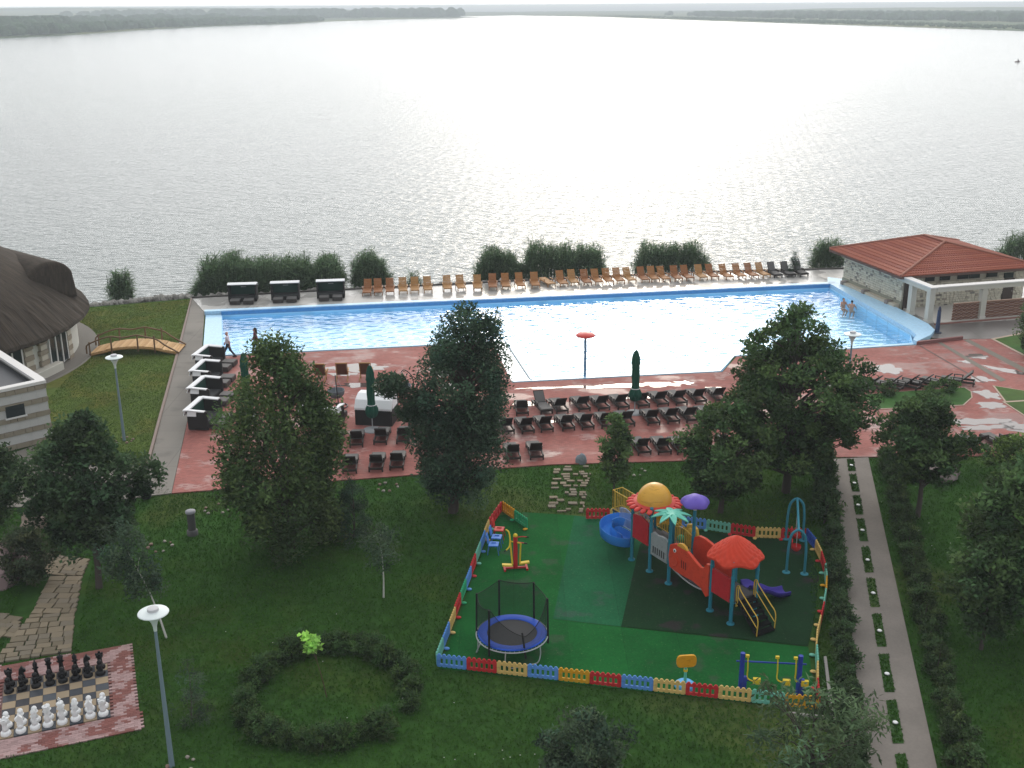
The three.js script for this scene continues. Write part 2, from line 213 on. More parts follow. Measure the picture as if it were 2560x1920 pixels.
// ---------------------------------------------------------------- buildings
const stoneGeo = [0, 1, 2].map((k) => { const g = new THREE.BoxGeometry(1, 1, 1, 2, 2, 1), p = g.attributes.position; for (let i = 0; i < p.count; i++) { const x = p.getX(i), y = p.getY(i), z = p.getZ(i); const e = 1 - 0.12 * vnoise(x * 5 + k * 7 + 20, y * 5 + 20, 64); p.setXYZ(i, x * e, y * e, z * (z > 0 && Math.abs(x) < 0.4 && Math.abs(y) < 0.4 ? 1.25 : 1)); } g.computeVertexNormals(); return g; });
function stoneFacing(parent, name, m4, w, h, sw, sh, col, holes = []) {   // rubble facing on a wall plane: local x along, y up, z outwards
  const mats = []; let y = 0;
  while (y < h - 0.03) { const rh = Math.min(h - y, sh * rr(0.8, 1.25)); let x = 0; while (x < w - 0.02) { const rw = Math.min(w - x, sw * rr(0.6, 1.5)); const cx = x + rw / 2, cy = y + rh / 2; if (!holes.some(([a, b, c, d]) => cx > a && cx < b && cy > c && cy < d)) mats.push([m4.clone().multiply(mat4(cx, cy, 0, 0, 0, rr(-0.03, 0.03), [rw - 0.025, rh - 0.022, rr(0.05, 0.1)])), R()]); x += rw; } y += rh; }
  const im = new THREE.InstancedMesh(stoneGeo[0], M(1, 1, 1, { roughness: 0.9 }), mats.length), c = new THREE.Color();
  mats.forEach(([m, k], i) => { im.setMatrixAt(i, m); const v = col(k); im.setColorAt(i, c.setRGB(...v)); });
  im.name = name; im.userData.kind = 'stuff'; parent.add(im);
}
const thatchTex = tex(512, (u, v) => { const k = 0.25 + 1.2 * fbm(u, v * 0.12 % 1, 64, 4) + 0.5 * (fbm(u, v, 8, 4) - 0.5); return [0.05 * k, 0.038 * k, 0.028 * k]; }, true, 1);
thatchTex.repeat.set(30, 3);
const thatchMat = M(1, 1, 1, { map: thatchTex, bumpMap: thatchTex, bumpScale: 0.2, roughness: 1 });
const whiteStone = M(0.5, 0.48, 0.43), plaster = M(0.5, 0.5, 0.46), glassDark = M(0.02, 0.028, 0.03, { roughness: 0.12 }), cop = M(0.62, 0.61, 0.6);
R = mulberry(31);
{ // round thatched house
  const h = thing('round_house', 'round white house with a dark thatched dome roof at the left edge', 'house', [-41.6, 0, -70.6]);
  const prof = []; for (let i = 0; i <= 24; i++) { const t = i / 24; prof.push([13.2 * t + 0.01, 2.75 + 6.4 * Math.pow(1 - Math.pow(t, 2.05), 0.95)]); }
  prof.push([13.25, 2.55], [13.0, 2.4], [12.2, 2.42]);
  const roof = new MB().lathe(prof.reverse(), 240).build('roof', thatchMat, h); { const p = roof.geometry.attributes.position; for (let i = 0; i < p.count; i++) { const x = p.getX(i), y = p.getY(i), z = p.getZ(i), r = Math.hypot(x, z), a = Math.atan2(z, x); if (r > 11.5) { const n = vnoise(a * 60 + 300, r * 0.8, 1024) - 0.5; p.setXYZ(i, x * (1 + 0.012 * n), y + (r > 12.9 ? 0.22 : 0.08) * n, z * (1 + 0.012 * n)); } else p.setY(i, y + 0.12 * (vnoise(x * 0.7 + 40, z * 0.7 + 40, 256) - 0.5)); } roof.geometry.computeVertexNormals(); }
  const dm = new THREE.Shape(); dm.moveTo(-1.5, -1.6); dm.lineTo(-1.3, -0.1); dm.quadraticCurveTo(-0.9, 0.55, 0, 0.6); dm.quadraticCurveTo(0.9, 0.55, 1.3, -0.1); dm.lineTo(1.5, -1.6);
  mesh('dormer', new THREE.ExtrudeGeometry(dm, { depth: 9, bevelEnabled: true, bevelSize: 0.25, bevelThickness: 0.25, bevelSegments: 3, curveSegments: 10 }).rotateY(0.863).translate(4.26, 5.45, -7.75), M(1, 1, 1, { map: thatchTex.clone(), roughness: 1 }), roof);
  roof.children[0].material.map.repeat.set(0.6, 0.25); roof.children[0].material.map.needsUpdate = true;
  mesh('wall', new THREE.CylinderGeometry(12.3, 12.3, 2.75, 96, 1, false).translate(0, 1.375, 0), plaster, h);
  struct('terrace', new THREE.CylinderGeometry(13.5, 13.6, 0.16, 96).translate(-41.6, 0.02, -70.6), concMat);
  const at = (a, r) => [r * Math.sin(a), r * Math.cos(a)];
  for (const [a0, a1] of [[1.38, 1.56], [1.0, 1.18]]) {
    const w = new MB(); const am = (a0 + a1) / 2, [x, z] = at(am, 12.22); w.box(x, 1.45, z, 24.7 * Math.sin((a1 - a0) / 2), 2.3, 0.5, am).build('window', glassDark, h);
    const f = new MB(); for (const t of [-1, -0.33, 0.33, 1]) { const [px, pz] = at(am + t * (a1 - a0) / 2, 12.42); f.box(px, 1.45, pz, 0.1, 2.4, 0.22, am); } f.build('window_frame', cop, h);
    for (const a of [a0 - 0.045, a1 + 0.045]) for (let k = 0; k < 8; k++) { const [px, pz] = at(a, 12.36); new MB().box(px, 0.17 + k * 0.335, pz, k & 1 ? 0.62 : 0.8, 0.31, 0.3, a).build('quoin', k & 1 ? M(0.46, 0.42, 0.35) : M(0.26, 0.22, 0.17), h); }
  }
  for (const a of [0.62]) for (let k = 0; k < 8; k++) { const [px, pz] = at(a, 12.36); new MB().box(px, 0.17 + k * 0.335, pz, k & 1 ? 0.5 : 0.8, 0.31, 0.3, a).build('quoin', M(0.32, 0.28, 0.22), h); }
  const sill = []; for (let i = 0; i <= 10; i++) sill.push(at(1.12 + i * 0.03, 12.35)); for (let i = 10; i >= 0; i--) sill.push(at(1.12 + i * 0.03, 13.0));
  new MB().add(slab(sill, 0.1, 0.62, [], 0.03)).build('ledge', whiteStone, h);
}
{ // flat roofed annex
  const a = thing('stone_annex', 'flat roofed white annex with rough stone bands at the left edge', 'annex', [-24.7, 0, -56.25], Math.atan2(0.66, 0.75));
  // local -x runs along the front wall away from the near corner, local -z along the side wall to the back
  const L = 9.5, D = 10.2, H = 3.4;
  new MB().box(-L / 2, H / 2 - 0.25, -D / 2, L - 0.3, H - 0.5, D - 0.3).build('wall', plaster, a);
  const rough0 = M(0.25, 0.22, 0.17), block0 = M(0.47, 0.47, 0.46);
  for (let k = 0; k < 9; k++) {
    const y = k * 0.37, rough = k % 2 === 0;
    for (const [m, len] of [[mat4(-L, y, 0), L], [mat4(0, y, 0, Math.PI / 2), D]]) {
      const g = new MB(); let x = 0; while (x < len) { const w = Math.min(len - x, rr(0.35, 0.8)); g.box(x + w / 2, 0.185, rough ? 0.01 + rr(0, 0.03) : -0.03, w - (rough ? 0.02 : 0.006), rough ? 0.25 : 0.45, 0.12); x += w; }
      const geo = g.geo(); geo.applyMatrix4(m); mesh(rough ? 'stone_course' : 'block_course', geo, rough ? rough0 : block0, a);
    }
  }
  const p = new MB(); p.box(-L / 2, H - 0.02, -0.12, L + 0.1, 0.16, 0.46).box(-L / 2, H - 0.02, -D + 0.12, L + 0.1, 0.16, 0.4).box(-0.12, H - 0.02, -D / 2, 0.46, 0.158, D - 0.5).box(-L + 0.1, H - 0.02, -D / 2, 0.4, 0.158, D - 0.5); p.build('parapet', cop, a);
  new MB().box(-L / 2, H - 0.42, -D / 2, L - 0.35, 0.06, D - 0.35).build('roof', M(1, 1, 1, { map: tex(256, (u, v) => { const k = 0.6 + 0.8 * fbm(u, v, 6, 5); return [0.05 * k, 0.053 * k, 0.06 * k]; }, true, 4), roughness: 0.5 }), a);
  for (const x of [-1.7, -3.5]) { const w = new MB().box(x, 2.15, 0.03, 0.95, 0.62, 0.14).build('window', glassDark, a); new MB().box(x, 1.8, 0.06, 1.1, 0.08, 0.2).build('sill', cop, w); }
}
{ // bath house
  const o = [29.5, -82.3], ux = [0.969, -0.247], t = Math.atan2(0.247, 0.969);
  const h = thing('bath_house', 'stone bath house with a red hipped tile roof at the right end of the pool', 'building', [o[0], 0.05, o[1]], t);
  // local x along the front wall to the right, local -z along the side wall to the back
  const W = 10.6, D = 8.5, H = 2.85;
  new MB().box(W / 2, H / 2, -D / 2, W - 0.1, H, D - 0.1).build('wall', M(0.42, 0.4, 0.34), h);
  const sc = (k) => k < 0.07 ? [0.24, 0.23, 0.21] : k < 0.17 ? [0.36, 0.33, 0.28] : [lerp(0.5, 0.64, k), lerp(0.48, 0.61, k), lerp(0.4, 0.51, k)];
  stoneFacing(h, 'wall_stones', mat4(0, 0.62, -D, -Math.PI / 2), D, H - 0.62, 0.3, 0.16, sc);
  stoneFacing(h, 'wall_stones', mat4(0, 0, 0), W, H, 0.3, 0.16, sc, [[0.05, 1.0, 0, 2.3], [1.7, 8.4, 2.0, 2.6], [8.6, 9.6, 1.85, 2.4], [8.7, 9.7, 0, 1.9]]);
  const pl = new MB(); pl.box(-0.02, 0.31, -D / 2, 0.16, 0.62, D).build('plinth', M(0.28, 0.29, 0.24), h);
  const lg = new MB(); lg.box(-0.35, 0.12, -D / 2 + 0.3, 0.45, 0.62, D - 0.8).build('ledge', M(0.5, 0.46, 0.38), h);
  for (const z of [-1.1, -4.4, -7.6]) new MB().box(-0.42, 0.15, z, 0.5, 0.78, 0.35).build('buttress', M(0.24, 0.21, 0.2), h);
  // roof of stepped tile courses on four faces
  const e = 0.95, c = [[-e, e], [W + e - 0.3, e], [W + e - 0.3, -D - e], [-e, -D - e]], r0 = [W / 2 - 0.1, -D / 2 + 1.35], r1 = [W / 2 - 0.1, -D / 2 - 1.35], he = 2.82, hr = 4.3;
  const roofM = [M(0.28, 0.082, 0.05, { roughness: 0.7 }), M(0.245, 0.07, 0.047, { roughness: 0.7 }), M(0.305, 0.098, 0.062, { roughness: 0.7 })], roof = new THREE.Group(); roof.name = 'roof'; h.add(roof);
  const face = (A, B, P, Q) => { const n = 15; for (let i = 0; i < n; i++) { const t0 = i / n, t1 = (i + 1.25) / n; const q = (X, Y, tt, up) => V(lerp(X[0], Y[0], Math.min(tt, 1)), lerp(he, hr, Math.min(tt, 1)) + up, lerp(X[1], Y[1], Math.min(tt, 1))); const a = q(A, P, t0, 0.07), b = q(B, Q, t0, 0.07), d = q(A, P, t1, 0.02), f = q(B, Q, t1, 0.02), a2 = q(A, P, t0, 0), b2 = q(B, Q, t0, 0);
    const m = Math.max(4, Math.round(a.distanceTo(b) / 0.22)), pos = []; for (let k = 0; k < m; k++) { const s0 = k / m, s1 = (k + 1) / m, sm = (k + 0.5) / m, L = (u, v, s, dy = 0) => { const w = u.clone().lerp(v, s); w.y += dy; return w; }; const tri = (...p) => p.forEach((w) => pos.push(w.x, w.y, w.z)); for (const [sa, sb, ya, yb] of [[s0, sm, 0, 0.035], [sm, s1, 0.035, 0]]) { tri(L(a, b, sa, ya), L(a, b, sb, yb), L(d, f, sb, yb)); tri(L(a, b, sa, ya), L(d, f, sb, yb), L(d, f, sa, ya)); tri(L(a2, b2, sa), L(a2, b2, sb), L(a, b, sb, yb)); tri(L(a2, b2, sa), L(a, b, sb, yb), L(a, b, sa, ya)); } }
    const g = new THREE.BufferGeometry(); g.setAttribute('position', new THREE.Float32BufferAttribute(pos, 3)); g.setAttribute('uv', new THREE.BufferAttribute(new Float32Array(pos.length / 3 * 2), 2)); g.computeVertexNormals(); mesh('tile_course', g, roofM[(i * 2 + (A[0] > 3 ? 1 : 0)) % 3], roof); } };
  face(c[0], c[1], r0, r0); face(c[1], c[2], r0, r1); face(c[2], c[3], r1, r1); face(c[3], c[0], r1, r0);
  const P3 = (p, y) => [p[0], y, p[1]];
  for (const [p, q] of [[c[0], r0], [c[1], r0], [c[2], r1], [c[3], r1]]) new MB().bar(P3(p, he + 0.1), P3(q, hr + 0.1), 0.09, 0.09, 6).build('ridge_cap', M(0.3, 0.13, 0.095), roof);
  new MB().bar(P3(r0, hr + 0.1), P3(r1, hr + 0.1), 0.1, 0.1, 6).build('ridge_cap', M(0.3, 0.13, 0.095), roof);
  const fa = new MB(); for (let i = 0; i < 4; i++) { const a = c[i], b = c[(i + 1) % 4], dx = b[0] - a[0], dz = b[1] - a[1]; fa.box((a[0] + b[0]) / 2, he - 0.1, (a[1] + b[1]) / 2, Math.hypot(dx, dz), 0.16, 0.06, -Math.atan2(dz, dx)); } fa.build('eave', M(0.11, 0.07, 0.06), h);
  new MB().add(slab(c.map(([x, z]) => [x * 0.995, z * 0.995]), he - 0.12, he - 0.06)).build('soffit', M(0.16, 0.11, 0.09), h);
  const door = (x, w, hh) => { const d = new MB().box(x, hh / 2, 0.02, w, hh, 0.12).build('door', M(0.05, 0.035, 0.03, { roughness: 0.5 }), h); new MB().box(x + w * 0.35, hh * 0.48, 0.1, 0.04, 0.14, 0.05).build('handle', M(0.3, 0.3, 0.3, { metalness: 1, roughness: 0.4 }), d); };
  door(0.55, 0.85, 2.2); door(9.2, 0.9, 1.85);
  for (const [x, w] of [[2.2, 0.75], [3.5, 0.85], [5.05, 0.9], [6.05, 0.9], [7.6, 0.9]]) { const g = new MB().box(x, 2.32, 0.03, w, 0.46, 0.1).build('window', glassDark, h); new MB().box(x, 2.05, 0.07, w + 0.1, 0.06, 0.16).build('sill', M(0.4, 0.37, 0.32), g); }
  new MB().box(9.1, 2.12, 0.03, 0.8, 0.42, 0.1).build('window', glassDark, h);
  struct('porch_floor', slab([[0.1, 0.1], [0.0, 4.3], [12, 4.3], [12, 0.1]].map(([x, z]) => [o[0] + x * ux[0] + z * 0.247, o[1] + x * ux[1] + z * 0.969]), -0.2, 0.17), M(0.42, 0.4, 0.37));
  struct('porch_step', slab([[0.0, 4.3], [-0.15, 4.45], [12, 4.45], [12, 4.3]].map(([x, z]) => [o[0] + x * ux[0] + z * 0.247, o[1] + x * ux[1] + z * 0.969]), -0.2, 0.13), M(0.22, 0.1, 0.08));
  // pergola: columns and beams of pale stone
  const p = thing('porch_frame', 'pale stone porch frame of columns and beams before the bath house', 'pergola', [o[0], 0.17, o[1]], t);
  const colM = M(0.5, 0.49, 0.44);
  for (const [x, z] of [[-0.35, 1.75], [-0.4, 4.05], [3.95, 4.05], [8.6, 4.05], [10.9, 4.05]]) { const col = new MB().box(x, 1.13, z, 0.42, 2.26, 0.42).build('column', colM, p); new MB().box(x, 0.1, z, 0.5, 0.2, 0.5).build('base', M(0.55, 0.54, 0.5), col); }
  new MB().box(-0.38, 2.42, 2.2, 0.5, 0.32, 4.2).build('beam', colM, p); new MB().box(5.6, 2.42, 4.05, 11.4, 0.32, 0.5).build('beam', colM, p);
  new MB().box(-0.38, 2.62, 2.2, 0.6, 0.08, 4.4).build('coping', cop, p); new MB().box(5.6, 2.62, 4.05, 11.4, 0.078, 0.6).build('coping', cop, p);
  R = mulberry(5);
  [['brown woven screen between the first two front columns of the porch', 1.55, 3.7], ['brown woven screen at the right end of the porch front', 4.2, 8.35]].forEach(([label, x0, x1]) => {
    const q = thing('woven_screen', label, 'screen', [o[0], 0.17, o[1]], t, 'woven screens of the porch'); const m = [M(0.2, 0.1, 0.07), M(0.16, 0.075, 0.055), M(0.25, 0.14, 0.1)];
    for (let k = 0; k < 12; k++) { const g = new MB(); for (let x = x0; x < x1 - 0.01; x += (x1 - x0) / 10) g.box(x + (x1 - x0) / 20, 0.06 + k * 0.1, 4.05 + ((Math.round((x - x0) * 10 / (x1 - x0)) + k) & 1 ? 0.025 : -0.025), (x1 - x0) / 10 - 0.01, 0.085, 0.05); g.build('slat', m[k % 3], q); }
    new MB().box((x0 + x1) / 2, 1.25, 4.05, x1 - x0, 0.05, 0.16).build('rail', M(0.3, 0.19, 0.14), q);
  });
}
{ // wooden footbridge
  const b = thing('footbridge', 'arched wooden footbridge with wavy branch rails from terrace to walkway', 'bridge', [-25.3, 0, -72.75], 0.035);
  const yellow = [M(0.5, 0.3, 0.13), M(0.44, 0.26, 0.11), M(0.55, 0.35, 0.17)], branch = M(0.17, 0.105, 0.06), L = 5.9, arch = (x) => 0.12 + 0.5 * Math.max(0, 1 - Math.pow(x / (L / 2) * 0.98, 2)) * (Math.abs(x) > 1.9 ? 0.85 : 1);
  R = mulberry(8);
  for (let i = 0; i < 32; i++) { const x = -L / 2 + (i + 0.5) * L / 32, s = (arch(x + 0.05) - arch(x - 0.05)) / 0.1; new MB().box(x, arch(x), 0, L / 32 - 0.015, 0.05, 1.9 + rr(-0.04, 0.04), 0, 0, Math.atan(s)).build('plank', yellow[i % 3], b); }
  for (const z of [-1, 1]) {
    const st = []; for (let i = 0; i <= 12; i++) { const x = -L / 2 + i * L / 12; st.push([x, arch(x) - 0.1, z * 0.9]); } new MB().tube(st, 0.08, 24).build('beam', yellow[1], b);
    for (const x of [-2.9, -1.45, 0.3, 1.4]) new MB().bar([x, arch(x) - 0.3, z * 0.95], [x + 0.03, arch(x) + 0.85, z * 0.98], 0.06, 0.05).build('post', branch, b);
    const rl = [[-3.1, 0.2, z * 0.98], [-3.05, 0.75, z * 0.98], [-2.6, 1.0, z * 1.0], [-1.5, 1.35, z * 0.97], [-0.6, 1.28, z], [0.3, 1.42, z * 0.98], [0.9, 1.3, z], [1.6, 1.1, z * 0.97], [2.1, 0.72, z], [2.6, 0.4, z * 0.98], [3.0, 0.16, z]]; new MB().tube(rl, 0.055, 40).build('rail', branch, b);
  }
}
// ---------------------------------------------------------------- ground pieces: paths, chess patio, playground turf
R = mulberry(41);
struct('garden_path', slab([[16.35, -52.95], [18.2, -53.15], [12.82, -28.5], [12.0, -24], [9.8, -24], [10.7, -28.6]], -0.15, 0.05), pathMat);
const cx = (z) => 12.04 - 0.2224 * (z + 29.7), insMat = M(1, 1, 1, { map: lawnTex, roughness: 0.95 }), inserts = [[-52.85, -51.35], [-50.93, -48.88], [-48.44, -46.34], [-45.9, -43.65], [-43.13, -40.85], [-40.36, -38.07], [-37.57, -35.27], [-34.77, -32.45], [-31.99, -29.68], [-29.16, -26.9]];
for (const [a, b] of inserts) struct('grass_strip', flat([[cx(a) - 0.17, a], [cx(a) + 0.17, a], [cx(b) + 0.17, b], [cx(b) - 0.17, b]], 0.056), insMat);
inserts.slice(0, 9).forEach(([a, b], i) => {
  const z = (a + b) / 2 + 0.15, l = thing('path_light', `small white ground light in the ${ORD[i]} grass strip of the path from the pool`, 'ground light', [cx(z), 0.055, z], 0.3, 'ground lights along the garden path');
  new MB().cyl(0, 0, 0, 0.03, 0.03, 0.06, 8).build('stem', M(0.2, 0.2, 0.2), l); new MB().lathe([[0, 0.1], [0.07, 0.09], [0.1, 0.06], [0.04, 0.05]].reverse(), 12).build('cap', M(0.75, 0.76, 0.76, { roughness: 0.3 }), l);
});
{ // stone path pieces: rows of uneven slabs inside a quad A (far left), B (far right), C (near right), D (near left)
  const sg = [0, 1, 2, 3].map((k) => { const r = mulberry(60 + k), s = new THREE.Shape(); const p = [[-0.5, -0.5], [0.5, -0.5], [0.5, 0.5], [-0.5, 0.5]].map(([x, y]) => [x * (0.9 + 0.12 * r()), y * (0.9 + 0.12 * r())]); s.moveTo(...p[0]); for (let i = 1; i < 4; i++) s.lineTo(...p[i]); s.closePath(); return new THREE.ExtrudeGeometry(s, { depth: 0.05, bevelEnabled: true, bevelSize: 0.015, bevelThickness: 0.012, bevelOffset: -0.015, bevelSegments: 1 }).rotateX(-Math.PI / 2); });
  const cols = [M(0.2, 0.165, 0.115), M(0.17, 0.142, 0.1), M(0.225, 0.185, 0.13), M(0.185, 0.158, 0.12)].map((m) => { m.roughness = 0.9; return m; });
  const stones = (parent, A, B, C, D, sx, sz, keep = 1, sc = 0.955) => {
    const len = Math.hypot((D[0] - A[0] + C[0] - B[0]) / 2, (D[1] - A[1] + C[1] - B[1]) / 2), ang = -Math.atan2(B[1] - A[1] + C[1] - D[1], B[0] - A[0] + C[0] - D[0]); let t = 0;
    while (t < len - 0.1) { const d = Math.min(len - t, sz * rr(0.7, 1.35)), v = (t + d / 2) / len, l = [lerp(A[0], D[0], v), lerp(A[1], D[1], v)], r = [lerp(B[0], C[0], v), lerp(B[1], C[1], v)], w = Math.hypot(r[0] - l[0], r[1] - l[1]); let s = 0;
      while (s < w - 0.08) { const q = Math.min(w - s, sx * rr(0.6, 1.5)), u = (s + q / 2) / w; if (R() < keep) { const m = mesh('stone', sg[Math.floor(R() * 4)], cols[Math.floor(R() * 4)], parent); m.position.set(lerp(l[0], r[0], u), rr(-0.005, 0.012), lerp(l[1], r[1], u)); m.rotation.set(0, ang + rr(-0.07, 0.07), 0); m.scale.set(q * sc, 1, d * sc); } s += q; } t += d; }
  };
  const p = new THREE.Group(); p.name = 'stone_path'; p.userData.kind = 'structure'; scene.add(p);
  stones(p, [-20.2, -43.1], [-17.85, -42.4], [-17.6, -41.0], [-19.1, -41.1], 0.55, 0.34); stones(p, [-18.95, -40.95], [-17.6, -40.95], [-16.8, -38.0], [-18.5, -38.0], 0.5, 0.36); stones(p, [-18.5, -37.95], [-16.8, -37.95], [-15.95, -35.35], [-18.5, -34.5], 0.48, 0.38); stones(p, [-21.5, -38.7], [-18.8, -37.6], [-18.3, -36.4], [-20.3, -36.2], 0.6, 0.4);
  const p2 = new THREE.Group(); p2.name = 'stepping_stones'; p2.userData.kind = 'structure'; scene.add(p2);
  stones(p2, [2.05, -52.2], [4.05, -52.3], [3.25, -46.8], [1.5, -46.9], 0.42, 0.3, 0.55, 0.75);
}
{ // chess patio
  const p = new THREE.Group(); p.name = 'chess_patio'; p.userData.kind = 'structure'; scene.add(p);
  const NR = [-13.2, -31.35], a = [-0.936, 0.352], b = [-0.352, -0.936], S = 0.42, at = (i, j) => [NR[0] + a[0] * S * i + b[0] * S * j, NR[1] + a[1] * S * i + b[1] * S * j], ang = -Math.atan2(a[1], a[0]);
  const outer = [[-18.6, -34.25], [-13.99, -35.75], [-11.99, -30.72], [-16.6, -29.0]];
  mesh('bed', slab(outer, -0.12, -0.0), M(0.2, 0.12, 0.11), p);
  const tg = new THREE.BoxGeometry(S - 0.012, 0.05, S - 0.012), lightT = [M(0.33, 0.255, 0.17), M(0.3, 0.235, 0.16), M(0.36, 0.28, 0.19)], darkT = [M(0.05, 0.056, 0.068, { roughness: 0.45 }), M(0.07, 0.078, 0.092, { roughness: 0.45 }), M(0.035, 0.035, 0.042, { roughness: 0.45 })];
  for (let i = 0; i < 8; i++) for (let j = 0; j < 8; j++) { const [x, z] = at(i + 0.5, j + 0.5), m = mesh('tile', tg, ((i + j) & 1 ? lightT : darkT)[Math.floor(R() * 3)], p); m.position.set(x, 0.025 + rr(0, 0.004), z); m.rotation.y = ang; }
  const pg = new THREE.BoxGeometry(0.194, 0.04, 0.094), mats = [];
  const inside = (x, z) => { const dx = x - NR[0], dz = z - NR[1], i = (dx * a[0] + dz * a[1]) / S, j = (dx * b[0] + dz * b[1]) / S; return i > -0.12 && i < 8.12 && j > -0.12 && j < 8.12; };
  const inQ = (x, z) => { for (let k = 0; k < 4; k++) { const [x0, z0] = outer[k], [x1, z1] = outer[(k + 1) % 4]; if ((x1 - x0) * (z - z0) - (z1 - z0) * (x - x0) < -0.05) return false; } return true; };
  for (let r = -30; r < 62; r++) for (let q = -18; q < 30; q++) { const u = (q + (r & 1) * 0.5) * 0.2, v = r * 0.1, x = NR[0] + a[0] * u + b[0] * v, z = NR[1] + a[1] * u + b[1] * v; if (inQ(x, z) && !inside(x, z)) mats.push([x, z]); }
  const im = new THREE.InstancedMesh(pg, M(1, 1, 1, { roughness: 0.65 }), mats.length), c = new THREE.Color(), m4 = new THREE.Matrix4();
  mats.forEach(([x, z], i) => { im.setMatrixAt(i, mat4(x, 0.02 + rr(-0.003, 0.004), z, ang)); const u = (x + 30) / 8, v = (z + 40) / 8, d = smooth(0.47, 0.56, fbm(u - Math.floor(u), v - Math.floor(v), 18, 4) + rr(-0.05, 0.05)), k = rr(0.85, 1.15); im.setColorAt(i, c.setRGB(lerp(0.36, 0.2, d) * k, lerp(0.24, 0.075, d) * k, lerp(0.235, 0.065, d) * k)); });
  void m4; im.name = 'pavers'; im.userData.kind = 'stuff'; p.add(im);
  // the chessmen
  const white = M(0.78, 0.79, 0.8, { roughness: 0.35 }), black = M(0.012, 0.012, 0.014, { roughness: 0.4 });
  const base = [[0.155, 0], [0.165, 0.02], [0.165, 0.07], [0.14, 0.1], [0.1, 0.13]];
  const kinds = {
    pawn: [[...base, [0.065, 0.2], [0.06, 0.26], [0.11, 0.29], [0.11, 0.31], [0.06, 0.33], [0.085, 0.37], [0.09, 0.4], [0.07, 0.44], [0.02, 0.47], [0, 0.475]], []],
    rook: [[...base, [0.085, 0.2], [0.08, 0.34], [0.12, 0.37], [0.125, 0.46], [0.09, 0.46], [0.085, 0.42], [0, 0.42]], ['crenel']],
    knight: [[...base, [0.09, 0.18], [0.1, 0.22], [0, 0.23]], ['horse']],
    bishop: [[...base, [0.07, 0.24], [0.06, 0.36], [0.11, 0.39], [0.055, 0.42], [0.085, 0.48], [0.07, 0.55], [0.02, 0.6], [0.03, 0.63], [0, 0.65]], []],
    queen: [[...base, [0.075, 0.26], [0.065, 0.42], [0.12, 0.45], [0.07, 0.48], [0.115, 0.6], [0.08, 0.6], [0.05, 0.57], [0.03, 0.63], [0, 0.65]], []],
    king: [[...base, [0.08, 0.28], [0.068, 0.44], [0.125, 0.47], [0.075, 0.5], [0.115, 0.62], [0.06, 0.66], [0, 0.67]], ['cross']],
  };
  const protos = {};
  const tall = V(0.98, 1.2, 0.98), chessman = (kind, col, i, j, label) => {
    const key = kind + col, [x, z] = at(i + 0.5 + rr(-0.06, 0.06), j + 0.5 + rr(-0.06, 0.06)); let t = protos[key];
    if (t) { const d = dup(t, [x, 0.052, z], ang + (col === 'white' ? 0 : Math.PI), label); d.scale.copy(tall); return d; }
    t = protos[key] = thing(`chess_${kind}`, label, 'chess piece', [x, 0.052, z], ang + (col === 'white' ? 0 : Math.PI), `${col} giant chessmen`);
    t.scale.copy(tall); const m = col === 'white' ? white : black, [pr, ex] = kinds[kind];
    new MB().lathe(pr.slice(0, 5).concat([[0, 0.13]]), 20).build('base', m, t); new MB().lathe([[0.0, 0.128]].concat(pr.slice(4)), 18).build('body', m, t);
    if (ex[0] === 'crenel') { const g = new MB(); for (let k = 0; k < 4; k++) g.box(0.105 * Math.cos(k * 1.571), 0.48, 0.105 * Math.sin(k * 1.571), 0.05, 0.05, 0.08, -k * 1.571); g.build('crown', m, t); }
    if (ex[0] === 'cross') new MB().box(0, 0.73, 0, 0.03, 0.14, 0.03).box(0, 0.74, 0, 0.1, 0.03, 0.03).build('cross', m, t);
    if (ex[0] === 'horse') new MB().ext([[-0.09, 0.22], [0.08, 0.22], [0.05, 0.34], [0.13, 0.36], [0.14, 0.42], [0.04, 0.5], [0.01, 0.55], [-0.02, 0.5], [-0.09, 0.44], [-0.11, 0.32]], 0.09, mat4(0, 0, -0.045), 0.015).build('head', m, t);
    return t;
  };
  const order = ['rook', 'knight', 'bishop', 'king', 'queen', 'bishop', 'knight', 'rook'];
  for (const [col, r, pr] of [['white', 0, 1], ['black', 7, 6]]) for (let i = 0; i < 8; i++) {
    const w = i === 0 ? 'at the right end' : i === 7 ? 'at the left end' : `${ORD[i]} from the right`;
    chessman(order[i], col, i, r, `${col} giant chess ${order[i]} ${w} of the ${col} back row`); chessman('pawn', col, i, pr, `${col} giant chess pawn ${w} of the ${col} pawn row`);
  }
}
